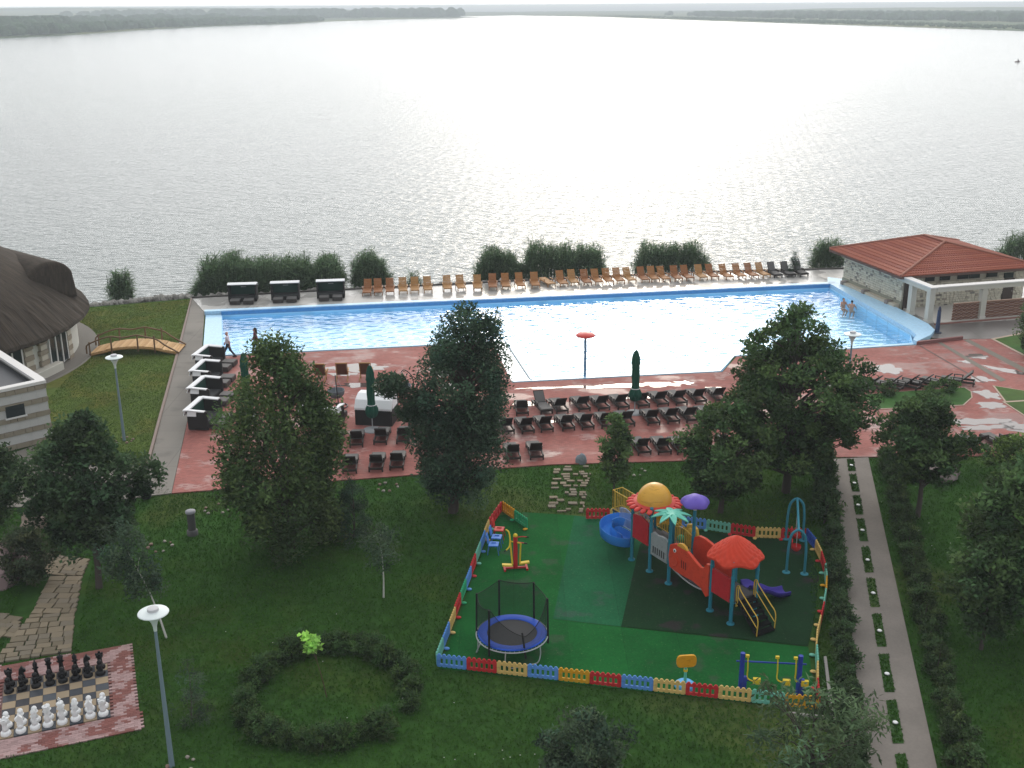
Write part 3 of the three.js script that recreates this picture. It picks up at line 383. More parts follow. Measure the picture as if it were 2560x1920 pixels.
{ // playground turf sheets
  const turf = (r, g, b, s) => new THREE.MeshPhysicalMaterial({ color: 0xffffff, specularIntensity: 0.06, roughness: 1, map: tex(512, (u, v) => { const w = smooth(0.62, 0.78, fbm(v, u, 7, 5)), k = 0.72 + 0.4 * fbm(u, v, 6, 5) + 0.3 * (fbm(u, v, 96, 2) - 0.5) + (u * 3 % 1 < 0.012 ? -0.16 : 0) + (Math.floor(u * 3) & 1 ? 0.05 : -0.03), s = fbm(u, v, 160, 1) > 0.93 ? 0.05 : 0; return [r * k + 0.02 * w + s, g * k * (1 - 0.15 * w) + s * 0.9, b * k + 0.014 * w + s * 0.6]; }, true, s) });
  struct('turf_mat', flat([[-2.6, -34.1], [9.95, -31.5], [10.65, -35.35], [4.02, -36.8], [1.5, -37.4], [2.8, -46.5], [0.6, -46.9], [-0.8, -46.5]], 0.012), turf(0.008, 0.1, 0.02, 6));
  struct('turf_mat', flat([[1.5, -37.42], [4.02, -36.82], [5.45, -43.5], [6.6, -45.4], [2.8, -46.5]], 0.017), turf(0.012, 0.1, 0.04, 6));
  struct('turf_mat', flat([[4.02, -36.82], [10.65, -35.4], [11.5, -37.7], [12.4, -40.6], [12.65, -43.9], [10.6, -44.1], [6.6, -45.4], [5.45, -43.5]], 0.022), turf(0.008, 0.035, 0.012, 6));
  struct('border_kerb', slab([[11.0, -34.6], [10.28, -31.05], [9.0, -31.35], [9.0, -31.25], [10.38, -30.95], [11.1, -34.6]], -0.1, 0.1), M(0.3, 0.28, 0.27));
}
{ // red deck details: lawn islands, grey strips, puddles
  const isl = M(1, 1, 1, { map: lawnTex, roughness: 0.95, color: lin(1.25, 1.35, 1.2) });
  const island = (pts) => { struct('lawn_island', flat(pts, 0.085), isl); const c = pts.reduce((s, p) => [s[0] + p[0] / pts.length, s[1] + p[1] / pts.length], [0, 0]); struct('island_kerb', slab(pts.map(([x, z]) => [c[0] + (x - c[0]) * 1.03, c[1] + (z - c[1]) * 1.05]), 0.0, 0.08), M(0.4, 0.3, 0.24)); };
  island([[20.7, -62.75], [23.92, -63.4], [27.25, -63.95], [27.35, -63.2], [27.0, -62.2], [26.0, -60.9], [21.0, -60.35]]);
  island([[29.2, -64.2], [30.6, -63.3], [36, -59.5], [36, -58], [31, -61.8], [28.75, -61.5]]); island([[28.6, -61.25], [30.9, -61.6], [36, -57.6], [36, -50], [28.9, -58.2]]);
  island([[33.3, -74.2], [36, -75.6], [50, -77], [50, -60], [33.8, -70.4]]);
  const strip = M(0.17, 0.15, 0.125, { roughness: 0.8 });
  struct('annex_path', slab([[-24.5, -56.5], [-24.0, -56.1], [-22.2, -52.6], [-23.5, -51.2], [-26.5, -54], [-25.1, -55.9]], -0.1, 0.03), concMat);
  struct('drain_strip', flat([[29.1, -73.6], [29.4, -73.7], [30.4, -65.4], [29.95, -65.1]], 0.06), strip); struct('drain_strip', flat([[31.1, -74.1], [31.55, -74.3], [32.6, -67.9], [33.6, -60], [32.9, -61], [32.1, -67]], 0.06), strip);
  struct('drain_strip', flat([[27.6, -72.8], [27.72, -72.8], [28.9, -64.9], [28.75, -64.9]], 0.06), M(0.1, 0.06, 0.055)); struct('shower_floor', slab([[29.9, -77.9], [37.6, -79.3], [42, -80], [42, -76], [35.7, -75.2], [33.2, -74.4], [31.1, -74.3], [29.0, -74.75], [29.8, -76]], 0, 0.062), M(1, 1, 1, { map: concTex, color: lin(0.75, 0.75, 0.8), roughness: 0.3 }));
  struct('pool_end_wall', slab([[27.5, -72.95], [31.1, -74.2], [31.1, -74.4], [27.5, -73.2]], 0, 0.28), M(0.2, 0.09, 0.085));
  const water = new THREE.MeshPhysicalMaterial({ color: lin(0.1, 0.075, 0.07), roughness: 0.06, ior: 1.33 });
  R = mulberry(77);
  const puddle = (x, z, w, d, ang = 0, n = 26) => { const pts = [], s = R() * 9; for (let i = 0; i < n; i++) { const a = i / n * Math.PI * 2, k = 0.45 + 0.95 * vnoise(s + 3 * Math.cos(a) + 5, s + 3 * Math.sin(a) + 5, 64), px = Math.cos(a) * w * k, pz = Math.sin(a) * d * k, q = 0.1; pts.push([x + Math.round((px * Math.cos(ang) - pz * Math.sin(ang)) / q) * q, z + Math.round((px * Math.sin(ang) + pz * Math.cos(ang)) / q * 0.5) * q * 2]); } struct('puddle', flat(pts, 0.058), water); };
  for (const a of [[-9.9, -68.6, 2.2, 0.8], [-10.8, -67.4, 0.9, 0.4], [-9.4, -65.2, 1.6, 0.4], [-4.4, -68, 0.8, 1.2], [-3.8, -64.8, 0.7, 0.6], [3.2, -64.6, 2.6, 0.16, -0.1], [6.8, -64.8, 2.4, 0.35, -0.1], [9.2, -65, 1.2, 0.4], [10.6, -65.3, 0.6, 0.3], [7.4, -62.6, 1.3, 0.3], [0.9, -61.6, 0.8, 0.3], [2.2, -58.6, 0.5, 0.15], [12.3, -64.2, 0.5, 0.2], [20.6, -69.2, 0.4, 0.15], [23.9, -67.6, 1.0, 0.9], [20.2, -69, 0.8, 0.4], [19.6, -64.6, 1.2, 0.4], [29.4, -69.2, 0.5, 0.3], [30.6, -70.3, 0.8, 0.5], [31.4, -67.2, 1.4, 0.4, 0.7], [29.0, -65.6, 0.7, 0.6], [28.2, -62.8, 0.7, 0.8], [27.6, -60.8, 0.8, 0.6], [25.6, -58.2, 1.9, 0.6], [27.6, -57.6, 0.9, 0.6], [28.6, -56.2, 2.0, 0.35, 0.5], [25.8, -57.3, 1.4, 0.5]]) puddle(...a);
}
// ---------------------------------------------------------------- vegetation
class Leaves {                                   // many small bent leaf faces in one geometry
  constructor() { this.p = []; this.c = []; this.i = []; }
  leaf(x, y, z, len, wid, yaw, pitch, roll, col) {
    const q = new THREE.Quaternion().setFromEuler(new THREE.Euler(pitch, yaw, roll, 'YXZ')), b = this.p.length / 3;
    for (const [u, v, h] of [[0, 0, 0], [-0.5, 0.5, 0.12], [0, 1, -0.05], [0.5, 0.5, 0.12]]) { const w = V(u * wid, h * wid, v * len).applyQuaternion(q); this.p.push(x + w.x, y + w.y, z + w.z); this.c.push(...col); }
    this.i.push(b, b + 1, b + 2, b, b + 2, b + 3);
  }
  geo() { const g = new THREE.BufferGeometry(); g.setAttribute('position', new THREE.Float32BufferAttribute(this.p, 3)); g.setAttribute('color', new THREE.Float32BufferAttribute(this.c, 3)); g.setIndex(this.i); g.computeVertexNormals(); return g; }
}
const leafMat = new THREE.MeshPhysicalMaterial({ color: 0xffffff, vertexColors: true, roughness: 0.9, specularIntensity: 0.2, transmission: 0.28, thickness: 0, side: THREE.DoubleSide });
leafMat.name = 'leaf';
const bark = M(0.075, 0.062, 0.055, { roughness: 1 }), needleMat = new THREE.MeshPhysicalMaterial({ color: 0xffffff, vertexColors: true, roughness: 1, specularIntensity: 0.15, side: THREE.DoubleSide });
const tint = (c, k, y = 0) => [c[0] * k * (1 + 0.5 * y), c[1] * k * (1 + 0.2 * y), c[2] * k];
function tree(name, label, [x, z], o, turn = 0) {
  R = mulberry(o.seed); const t = thing(name, label, o.cat ?? 'tree', [x, 0, z], turn), wood = new MB(), L = new Leaves(), top = o.h, lean = o.lean ?? [0, 0];
  const axis = (y) => [lean[0] * (y / top) + 0.06 * Math.sin(y * 1.3), y, lean[1] * (y / top) + 0.06 * Math.cos(y * 1.7)];
  const ty = top * (o.trunkTo ?? 0.8), tp = []; for (let i = 0; i <= 6; i++) tp.push(axis(ty * i / 6));
  for (let i = 0; i < 6; i++) wood.bar(tp[i], tp[i + 1], o.tr * (1 - 0.14 * i), o.tr * (1 - 0.14 * (i + 1)), 8);
  const bumps = (a, tt) => 1 + (o.bump ?? 0.3) * (vnoise(a * 1.3 + o.seed + 3, tt * 5 + 7, 64) - 0.5) * 2;
  for (let k = 0; k < o.n; k++) {
    let tt, a, r; do { tt = R(); } while (R() > o.prof(tt) / o.max);
    a = rr(0, Math.PI * 2); const Rm = o.prof(tt) * bumps(a, tt); r = Rm * Math.sqrt(rr(o.inner ?? 0.15, 1));
    const y = o.base + (top - o.base) * tt, [ax, , az] = axis(y), cx0 = ax + Math.cos(a) * r, cz0 = az + Math.sin(a) * r, cr = o.cr * rr(0.7, 1.3), shade = rr(0.45, 1.5), yel = rr(-0.3, 0.6);
    if (k % (o.limb ?? 3) === 0) { const y0 = Math.min(ty, Math.max(o.base * 0.7, y - r * 0.7 - 0.3)), s = axis(y0), mid = [lerp(s[0], cx0, 0.5), lerp(y0, y, 0.62), lerp(s[2], cz0, 0.5)]; wood.bar(s, mid, o.tr * 0.34, o.tr * 0.2, 5); wood.bar(mid, [cx0, y, cz0], o.tr * 0.2, 0.012, 4); }
    for (let j = 0; j < o.m * 1.25; j++) { const u = rr(-1, 1), b = rr(0, 6.283), s = Math.cbrt(R()) * cr, h = Math.sqrt(1 - u * u), dy = u * s * (o.flat ?? 0.7) - (o.droop ?? 0) * R() * cr; const k2 = 2.15 * shade * rr(0.75, 1.25), lf = o.leaf * 1.25; L.leaf(cx0 + h * Math.cos(b) * s, Math.max(0.05, y + dy), cz0 + h * Math.sin(b) * s, lf * rr(0.7, 1.3), lf * (o.asp ?? 0.6), rr(0, 6.283), rr(-1.2, 0.6) + (o.hang ?? 0), rr(-0.8, 0.8), tint(o.col, k2, yel)); }
  }
  for (const [ex, ey, ez, er, en] of o.extra ?? []) { wood.bar(axis(ey - 1.2), [ex, ey, ez], o.tr * 0.4, 0.03, 5); for (let j = 0; j < en; j++) { const u = rr(-1, 1), b = rr(0, 6.283), s = Math.cbrt(R()) * er, h = Math.sqrt(1 - u * u); L.leaf(ex + h * Math.cos(b) * s, ey + u * s * 0.8, ez + h * Math.sin(b) * s, o.leaf * rr(0.9, 1.6), o.leaf * 0.7, rr(0, 6.283), rr(-1.2, 0.6), rr(-0.8, 0.8), tint(o.col, 2.0 * rr(0.7, 1.4), rr(0, 0.6))); } }
  wood.build('trunk', o.bark ?? bark, t); mesh('crown', L.geo(), leafMat, t); return t;
}
const egg = (lo, mid, hi, rm) => (t) => rm * (t < mid ? lerp(lo, 1, Math.sin(t / mid * 1.571)) : lerp(hi, 1, Math.cos((t - mid) / (1 - mid) * 1.571)));
const green = [0.03, 0.056, 0.02], blueGreen = [0.024, 0.046, 0.028], olive = [0.036, 0.06, 0.03];
tree('willow_tree', 'tall dense green tree with drooping skirts on the lawn left of centre', [-9.5, -43.2], { seed: 11, h: 9.7, base: 1.0, prof: egg(0.7, 0.42, 0.14, 2.5), max: 2.5, n: 330, m: 74, cr: 0.55, leaf: 0.17, asp: 0.5, droop: 1.5, flat: 1, tr: 0.2, col: [0.034, 0.058, 0.02], inner: 0.35, bump: 0.25, limb: 5 });
tree('cypress_tree', 'broad grey green cypress in front of the pool platform', [-2.75, -47.0], { seed: 12, h: 9.5, base: 1.0, lean: [1.0, 0], prof: (t) => t < 0.25 ? 1.2 + 2.8 * t : 1.9 - 0.9 * Math.pow(Math.max(0, t - 0.4) / 0.6, 1.6), max: 2.3, n: 360, m: 80, cr: 0.5, leaf: 0.14, asp: 0.55, flat: 1.1, tr: 0.24, col: blueGreen, inner: 0.45, bump: 0.45, limb: 3, extra: [[-2.6, 6.2, 0.2, 0.75, 1500], [-1.7, 5.6, 0.2, 0.6, 700], [-2.0, 4.9, 0.2, 0.5, 500]] });
tree('orchard_tree', 'wide spreading green tree standing between the pool and the garden path', [13.0, -49.0], { seed: 13, h: 8.9, base: 1.3, prof: egg(0.5, 0.4, 0.12, 3.1), max: 3.1, n: 300, m: 95, cr: 0.55, leaf: 0.17, tr: 0.22, col: green, inner: 0.3, bump: 0.55, limb: 2 });
tree('orchard_tree', 'lower round tree just left of the widest tree beside the path', [9.5, -46.8], { seed: 14, h: 5.4, base: 1.0, prof: egg(0.5, 0.45, 0.2, 2.1), max: 2.1, n: 110, m: 84, cr: 0.5, leaf: 0.17, tr: 0.14, col: green, inner: 0.25, bump: 0.55, limb: 2 });
tree('young_tree', 'small slender young tree on the lawn beside the stepping stones', [4.82, -49.2], { seed: 15, h: 3.9, base: 0.7, prof: egg(0.6, 0.35, 0.1, 0.85), max: 0.85, n: 60, m: 56, cr: 0.28, leaf: 0.15, tr: 0.05, col: [0.04, 0.07, 0.025], bump: 0.4 });
tree('round_tree', 'mid sized tree with upright shoots right of the garden path', [18.3, -46.2], { seed: 16, h: 5.5, base: 1.6, prof: egg(0.35, 0.5, 0.35, 2.0), max: 2.0, n: 120, m: 84, cr: 0.45, leaf: 0.17, tr: 0.14, col: green, bump: 0.5, limb: 2 });
tree('plum_tree', 'dark spreading tree above the stone path on the left', [-16.6, -40.1], { seed: 17, h: 7.2, base: 1.8, prof: egg(0.5, 0.4, 0.2, 2.3), max: 2.3, n: 190, m: 90, cr: 0.48, leaf: 0.17, tr: 0.15, col: [0.024, 0.044, 0.02], inner: 0.2, bump: 0.5, lean: [-0.15, 0], limb: 2 });
tree('plum_tree', 'dark tree cut off by the left edge behind the stone path', [-22.6, -44.2], { seed: 18, h: 4.5, base: 1.2, prof: egg(0.5, 0.5, 0.3, 1.7), max: 1.7, n: 110, m: 60, cr: 0.45, leaf: 0.16, tr: 0.14, col: [0.026, 0.048, 0.02], bump: 0.5 });
tree('walnut_tree', 'leaning dark tree cut off by the right edge', [18.9, -36.2], { seed: 19, h: 6.9, base: 1.8, prof: egg(0.4, 0.45, 0.25, 2.6), max: 2.6, n: 170, m: 84, cr: 0.5, leaf: 0.18, tr: 0.15, col: green, bump: 0.5, lean: [0.5, -0.3], limb: 2 });
tree('walnut_tree', 'small dark tree on the lawn left of the leaning tree at the right', [16.8, -35.2], { seed: 20, h: 4.4, base: 0.8, prof: egg(0.4, 0.5, 0.2, 1.3), max: 1.3, n: 70, m: 60, cr: 0.4, leaf: 0.16, tr: 0.08, col: [0.028, 0.052, 0.02], bump: 0.5 });
tree('olive_tree', 'loose narrow leaved tree in the foreground before the fence corner', [8.5, -27.0], { seed: 22, h: 4.3, base: 0.9, prof: egg(0.7, 0.4, 0.06, 1.75), max: 1.75, n: 46, m: 52, cr: 0.5, leaf: 0.2, asp: 0.28, tr: 0.09, col: olive, inner: 0.1, bump: 0.6, hang: 0.4, droop: 0.5, limb: 1 });
tree('round_bush', 'round dark bush in the foreground lawn below the fence', [2.05, -27.9], { seed: 23, cat: 'bush', h: 2.1, base: 0.15, prof: egg(0.75, 0.45, 0.3, 1.2), max: 1.2, n: 100, m: 54, cr: 0.34, leaf: 0.14, asp: 0.4, tr: 0.05, col: [0.026, 0.045, 0.026], inner: 0.3, bump: 0.3 });
tree('stone_path_bush', 'round dark bush beside the boulder at the left edge of the stone path', [-19.6, -40.4], { seed: 24, cat: 'bush', h: 2.3, base: 0.2, prof: egg(0.7, 0.4, 0.3, 1.0), max: 1.0, n: 70, m: 56, cr: 0.32, leaf: 0.12, tr: 0.05, col: [0.03, 0.04, 0.022], bump: 0.35 });
tree('spruce_sapling', 'dark young spruce on the lawn just right of the drooping tree', [-6.95, -44.4], { seed: 25, h: 3.2, base: 0.15, prof: (t) => 1.0 * (1 - t) + 0.05, max: 1.05, n: 70, m: 60, cr: 0.26, leaf: 0.11, asp: 0.25, tr: 0.05, col: [0.018, 0.034, 0.022], hang: 0.3 });
tree('spruce_sapling', 'thin wispy young spruce between the lamp post and the shrub ring', [-10.5, -31.2], { seed: 26, h: 2.5, base: 0.2, prof: (t) => 0.75 * (1 - t) + 0.04, max: 0.8, n: 26, m: 34, cr: 0.24, leaf: 0.12, asp: 0.2, tr: 0.03, col: [0.024, 0.04, 0.026], hang: 0.3 });
tree('birch_tree', 'thin leaning young birch with a white trunk right of the dark left tree', [-12.8, -36.3], { seed: 27, h: 4.9, base: 2.0, prof: egg(0.5, 0.4, 0.2, 0.8), max: 0.8, n: 60, m: 50, cr: 0.3, leaf: 0.1, tr: 0.045, bark: M(0.5, 0.49, 0.46), col: [0.026, 0.045, 0.028], lean: [-1.6, -0.5], droop: 1.5, trunkTo: 0.7, limb: 99 });
tree('birch_tree', 'thin young birch with a white trunk standing behind the shrub ring', [-5.1, -39.2], { seed: 28, h: 3.4, base: 1.5, prof: egg(0.5, 0.4, 0.2, 0.75), max: 0.75, n: 30, m: 36, cr: 0.3, leaf: 0.1, tr: 0.04, bark: M(0.5, 0.49, 0.46), col: [0.03, 0.05, 0.03], lean: [-0.1, 0], droop: 1.2, trunkTo: 0.7, limb: 99 });
tree('maple_sapling', 'bright green sapling with a thin bent stem inside the shrub ring', [-6.3, -32.5], { seed: 29, h: 2.3, base: 1.7, prof: egg(0.6, 0.5, 0.5, 0.27), max: 0.27, n: 8, m: 22, cr: 0.17, leaf: 0.14, asp: 0.9, tr: 0.018, col: [0.13, 0.24, 0.05], lean: [-0.55, 0], trunkTo: 0.85, bark: M(0.1, 0.05, 0.045) });
tree('island_bush', 'small dark bush at the left end of the long lawn island', [22.2, -62.6], { seed: 30, cat: 'bush', h: 0.95, base: 0.1, prof: egg(0.7, 0.4, 0.3, 0.45), max: 0.45, n: 16, m: 46, cr: 0.22, leaf: 0.1, tr: 0.03, col: green });
tree('island_bush', 'round dark bush in the middle of the long lawn island', [24.4, -61.4], { seed: 31, cat: 'bush', h: 1.15, base: 0.05, prof: egg(0.8, 0.4, 0.3, 0.55), max: 0.55, n: 22, m: 50, cr: 0.24, leaf: 0.1, tr: 0.03, col: green });
tree('island_bush', 'small bush at the back edge of the long lawn island near the loungers', [26.0, -63.25], { seed: 32, cat: 'bush', h: 1.0, base: 0.1, prof: egg(0.7, 0.4, 0.3, 0.5), max: 0.5, n: 18, m: 46, cr: 0.22, leaf: 0.1, tr: 0.03, col: [0.035, 0.07, 0.02] });
tree('deck_spruce', 'little dark spruce among the dark loungers at the end of the lakeside row', [24.2, -94.2], { seed: 33, h: 2.2, base: 0.2, prof: (t) => 0.62 * (1 - t) + 0.03, max: 0.65, n: 34, m: 44, cr: 0.2, leaf: 0.11, asp: 0.25, tr: 0.035, col: [0.02, 0.04, 0.025], hang: 0.3 });
tree('right_edge_bush', 'light green leafy bush beside the loungers at the right edge', [24.6, -50.4], { seed: 34, cat: 'bush', h: 2.0, base: 0.1, prof: egg(0.7, 0.4, 0.3, 1.7), max: 1.7, n: 90, m: 50, cr: 0.35, leaf: 0.14, tr: 0.05, col: [0.045, 0.08, 0.022] });
tree('lawn_tree', 'low bushy tree cut off by the right edge beside the porch screens', [34.4, -70.2], { seed: 35, h: 4.2, base: 0.4, prof: egg(0.6, 0.45, 0.3, 1.4), max: 1.4, n: 80, m: 50, cr: 0.4, leaf: 0.16, tr: 0.09, col: [0.04, 0.065, 0.028] });
// shrubs of the ring and of the two hedge rows: five built ones, then copies turned and named one by one
function shrub(seed, name, label, group, h, r, col) { return tag(tree(name, label, [0, 0], { seed, cat: 'shrub', h, base: 0.05, prof: egg(0.75, 0.4, 0.3, r), max: r, n: 24, m: 48, cr: 0.19, leaf: 0.1, asp: 0.4, tr: 0.03, col, bump: 0.3, inner: 0.2 }), label, 'shrub', group); }
{
  const ring = [[-6.25, -35.3], [-5.53, -35.2], [-5, -34.9], [-4.5, -34.5], [-4.05, -33.95], [-3.7, -33.3], [-3.43, -32.5], [-3.48, -31.75], [-4.19, -30.37], [-4.75, -30.14], [-5.47, -29.85], [-6.01, -29.72], [-6.56, -29.72], [-7.1, -29.9], [-7.65, -30.1], [-8.16, -30.35], [-8.62, -30.91], [-8.83, -31.54], [-9.0, -32.2], [-9.02, -32.88], [-8.75, -33.5], [-8.5, -34.1], [-8.15, -34.7], [-7.72, -35.0], [-7.2, -35.2], [-6.8, -35.3]];
  const g = 'shrubs of the lawn ring', col = [0.026, 0.05, 0.016], pr = [0, 1, 2].map((k) => [36 + k, 0.62 + 0.08 * k, 0.36 + 0.03 * k]), made = [];
  ring.forEach(([x, z], i) => {
    const q = i % 3, label = i < 8 ? `dark shrub of the lawn ring, ${i === 7 ? 'at the back side of its gap' : ORD[7 - i] + ' back from its gap'}` : `dark shrub of the lawn ring, ${i === 8 ? 'at the front side of its gap' : ORD[i - 8] + ' onward from its gap, going left'}`;
    let t = made[q]; if (!t) { t = made[q] = shrub(pr[q][0], 'ring_shrub', label, g, pr[q][1], pr[q][2], col); t.position.set(x, 0, z); } else { t = dup(t, [x, 0, z], i * 1.7, label); } R = mulberry(300 + i); t.scale.setScalar(rr(0.85, 1.15));
  });
  const rows = [['left', [0.022, 0.04, 0.016], [[15.42, -51.6],[15.14, -50.4],[14.86, -49.2],[14.58, -48.0],[14.30, -46.8],[14.02, -45.6],[14.01, -44.4],[13.77, -43.4],[13.54, -42.4],[13.31, -41.4],[13.08, -40.4],[12.85, -39.4],[12.61, -38.4],[12.41, -37.5],[12.20, -36.6],[11.99, -35.7],[11.78, -34.8],[11.57, -33.9],[11.36, -33.0],[11.15, -32.1],[10.94, -31.2],[10.74, -30.3],[10.53, -29.4],[10.32, -28.5]]], ['right', [0.025, 0.044, 0.016], [[18.9, -52.6], [18.6, -51.4], [18.4, -50.2], [18.2, -49.0], [17.95, -47.8], [17.6, -46.6], [17.3, -45.4], [17.05, -44.2], [16.8, -43.0], [16.5, -41.8], [16.3, -40.6], [16.0, -39.4], [15.7, -38.2], [15.45, -37.0], [15.2, -35.9], [14.95, -34.8], [14.7, -33.7], [14.45, -32.6], [14.25, -31.5], [14.0, -30.5], [13.8, -29.4], [13.6, -28.3]]]];
  rows.forEach(([side, c, pts], s) => { const m2 = []; pts.forEach(([x, z], i) => {
    const q = i % 3, label = `hedge shrub along the ${side} side of the garden path, ${i === 0 ? 'next to the red deck' : ORD[i] + ' from the red deck'}`; let t = m2[q]; if (!t) { t = m2[q] = shrub(44 + s * 5 + q, 'hedge_shrub', label, `hedge shrubs on the ${side} of the garden path`, side === 'left' ? 0.75 + q * 0.08 : 0.85 + q * 0.1, side === 'left' ? 0.3 + q * 0.03 : 0.44 + q * 0.03, c); t.position.set(x, 0, z); } else t = dup(t, [x, 0, z], i * 2.3, label);
    R = mulberry(400 + i + s * 50); t.scale.setScalar(rr(0.85, 1.15) * (side === 'left' && z < -44.5 ? 1.5 : 1)); }); });
}
// reeds along the shore: each clump a thing
function reeds(label, pts, n, h, seed, depth = 1.6) {
  R = mulberry(seed); const c = pts.reduce((s, p) => [s[0] + p[0] / pts.length, s[1] + p[1] / pts.length], [0, 0]), t = thing('reed_clump', label, 'reeds', [c[0], -1.25, c[1]], 0, 'reed clumps along the shore'), L = new Leaves(), S = new Leaves();
  for (let k = 0; k < n; k++) {
    const u = R() * (pts.length - 1), i = Math.min(pts.length - 2, Math.floor(u)), f = u - i, e = Math.min(1, 0.45 + 1.6 * Math.min(u, pts.length - 1 - u)), clump = 0.62 + 0.55 * vnoise(u * 4 + seed, 3.3, 64), d = rr(-1, 1) * depth * e, x = lerp(pts[i][0], pts[i + 1][0], f) - c[0] + rr(-0.3, 0.3), z = lerp(pts[i][1], pts[i + 1][1], f) - c[1] + d, H = h * e * clump * rr(0.7, 1.12), lx = rr(-0.3, 0.4), lz = rr(-0.25, 0.25), k2 = rr(0.6, 1.25), col = tint([0.075, 0.125, 0.062], k2, rr(-0.2, 0.4));
    const b = S.p.length / 3, yw = rr(0, 3.14), cx0 = Math.cos(yw) * 0.018, sz0 = Math.sin(yw) * 0.018; for (const s of [0, 0.5, 1]) { const px = x + lx * s * s, pz = z + lz * s * s; S.p.push(px - cx0, H * s, pz - sz0, px + cx0, H * s, pz + sz0); S.c.push(...col, ...col); } S.i.push(b, b + 1, b + 3, b, b + 3, b + 2, b + 2, b + 3, b + 5, b + 2, b + 5, b + 4);
    for (let j = 0; j < 14; j++) { const s = 0.2 + 0.8 * Math.sqrt(R()), px = x + lx * s * s, pz = z + lz * s * s; L.leaf(px, H * s, pz, rr(0.4, 0.75), rr(0.05, 0.085), rr(0, 6.28), rr(-0.7, 0.5), rr(-0.4, 0.4), tint([0.12, 0.2, 0.1], k2 * rr(0.8, 1.25), rr(-0.2, 0.5))); }
  }
  mesh('stems', S.geo(), needleMat, t); mesh('leaves', L.geo(), leafMat, t); return t;
}
reeds('long tall reed bed behind the three covered lakeside seats', [[-26.3, -91.4], [-24, -91.8], [-21.5, -92.3], [-19, -92.7], [-16.5, -93.3], [-14.6, -93.8]], 2300, 3.5, 61, 1.7);
reeds('reed clump behind the left end of the wooden lounger row', [[-13.6, -94.2], [-12.2, -94.6], [-10.8, -94.9]], 420, 3.2, 62, 1.1);
reeds('reed clump behind the ninth to twelfth wooden loungers', [[-3.0, -96.0], [-1.2, -96.4], [0.6, -96.7]], 520, 3.2, 63, 1.2);
reeds('long reed clump behind the middle of the wooden lounger row', [[0.9, -97], [3.2, -97.4], [5.6, -97.8], [8.2, -98.2]], 820, 3.5, 64, 1.3);
reeds('reed clump behind the right half of the wooden lounger row', [[11.2, -98.4], [13.4, -98.8], [15.5, -99.1], [17.6, -99.4]], 620, 3.3, 65, 1.2);
reeds('small reed tuft alone in the water left of the walkway', [[-32.6, -89.2], [-31.9, -89.4], [-31.2, -89.4]], 170, 3.3, 66, 0.6);
reeds('reed tuft behind the left corner of the bath house', [[27.3, -99.6], [28.6, -99.8], [30, -100]], 260, 3.4, 67, 0.8);
reeds('reed clump behind the bath house at the right edge', [[44.5, -100.6], [47, -101], [49, -101.2]], 300, 3.7, 68, 1.0);
reeds('tiny reed tuft behind the fifth and sixth wooden loungers', [[-8.6, -93.5], [-7.9, -93.7]], 50, 2.0, 69, 0.4);
{ // rocks of the bank
  R = mulberry(91); const im = new THREE.InstancedMesh((() => { const g = new THREE.IcosahedronGeometry(1, 1), p = g.attributes.position; for (let i = 0; i < p.count; i++) { const n = 0.75 + 0.5 * vnoise(p.getX(i) * 2 + 9, p.getY(i) * 2 + p.getZ(i) * 3 + 9, 64); p.setXYZ(i, p.getX(i) * n, p.getY(i) * n * 0.7, p.getZ(i) * n); } g.computeVertexNormals(); return g; })(), M(1, 1, 1, { roughness: 0.95 }), 1300), c = new THREE.Color(), e = new THREE.Euler();
  const ln = [[-45, -80.6], [-33.5, -85.2], [-31.4, -86.3], [-28.9, -87.6], [-25.9, -88.3], [-13.5, -90.6], [-0.2, -93.1]]; for (let i = 0; i < 1300; i++) { const u = i < 900 ? R() * 4 : R() * 6, k = Math.min(5, Math.floor(u)), f = u - k, d = Math.pow(R(), 1.2) * (k < 4 ? 2.4 : 1.2), s = rr(0.1, 0.32); im.setMatrixAt(i, new THREE.Matrix4().compose(V(lerp(ln[k][0], ln[k + 1][0], f) - d * 0.35, -0.1 - d * 0.45, lerp(ln[k][1], ln[k + 1][1], f) - d), new THREE.Quaternion().setFromEuler(e.set(rr(0, 3), rr(0, 6), rr(0, 3))), V(s, s, s * rr(0.8, 1.4)))); const q = rr(0.6, 1.25); im.setColorAt(i, c.setRGB(0.27 * q, 0.26 * q, 0.24 * q)); }
  im.name = 'bank_rocks'; scene.add(im); tag(im, 'loose grey rocks along the lake bank left of the deck', 'rocks', null, 'stuff');
}
{ // white daisies
  R = mulberry(95); const im = new THREE.InstancedMesh(new THREE.SphereGeometry(0.022, 6, 4).scale(1, 0.5, 1), M(0.45, 0.45, 0.42), 70); for (let i = 0; i < 70; i++) { const [x, z] = i < 34 ? [rr(-4, 3), rr(-29.5, -26.5)] : i < 56 ? [rr(15, 20), rr(-50, -36)] : [rr(-12, 3), rr(-40, -30)]; im.setMatrixAt(i, mat4(x, 0.07, z)); } im.name = 'daisies'; scene.add(im); tag(im, 'scattered tiny white flowers in the garden lawn', 'flowers', null, 'stuff');
}
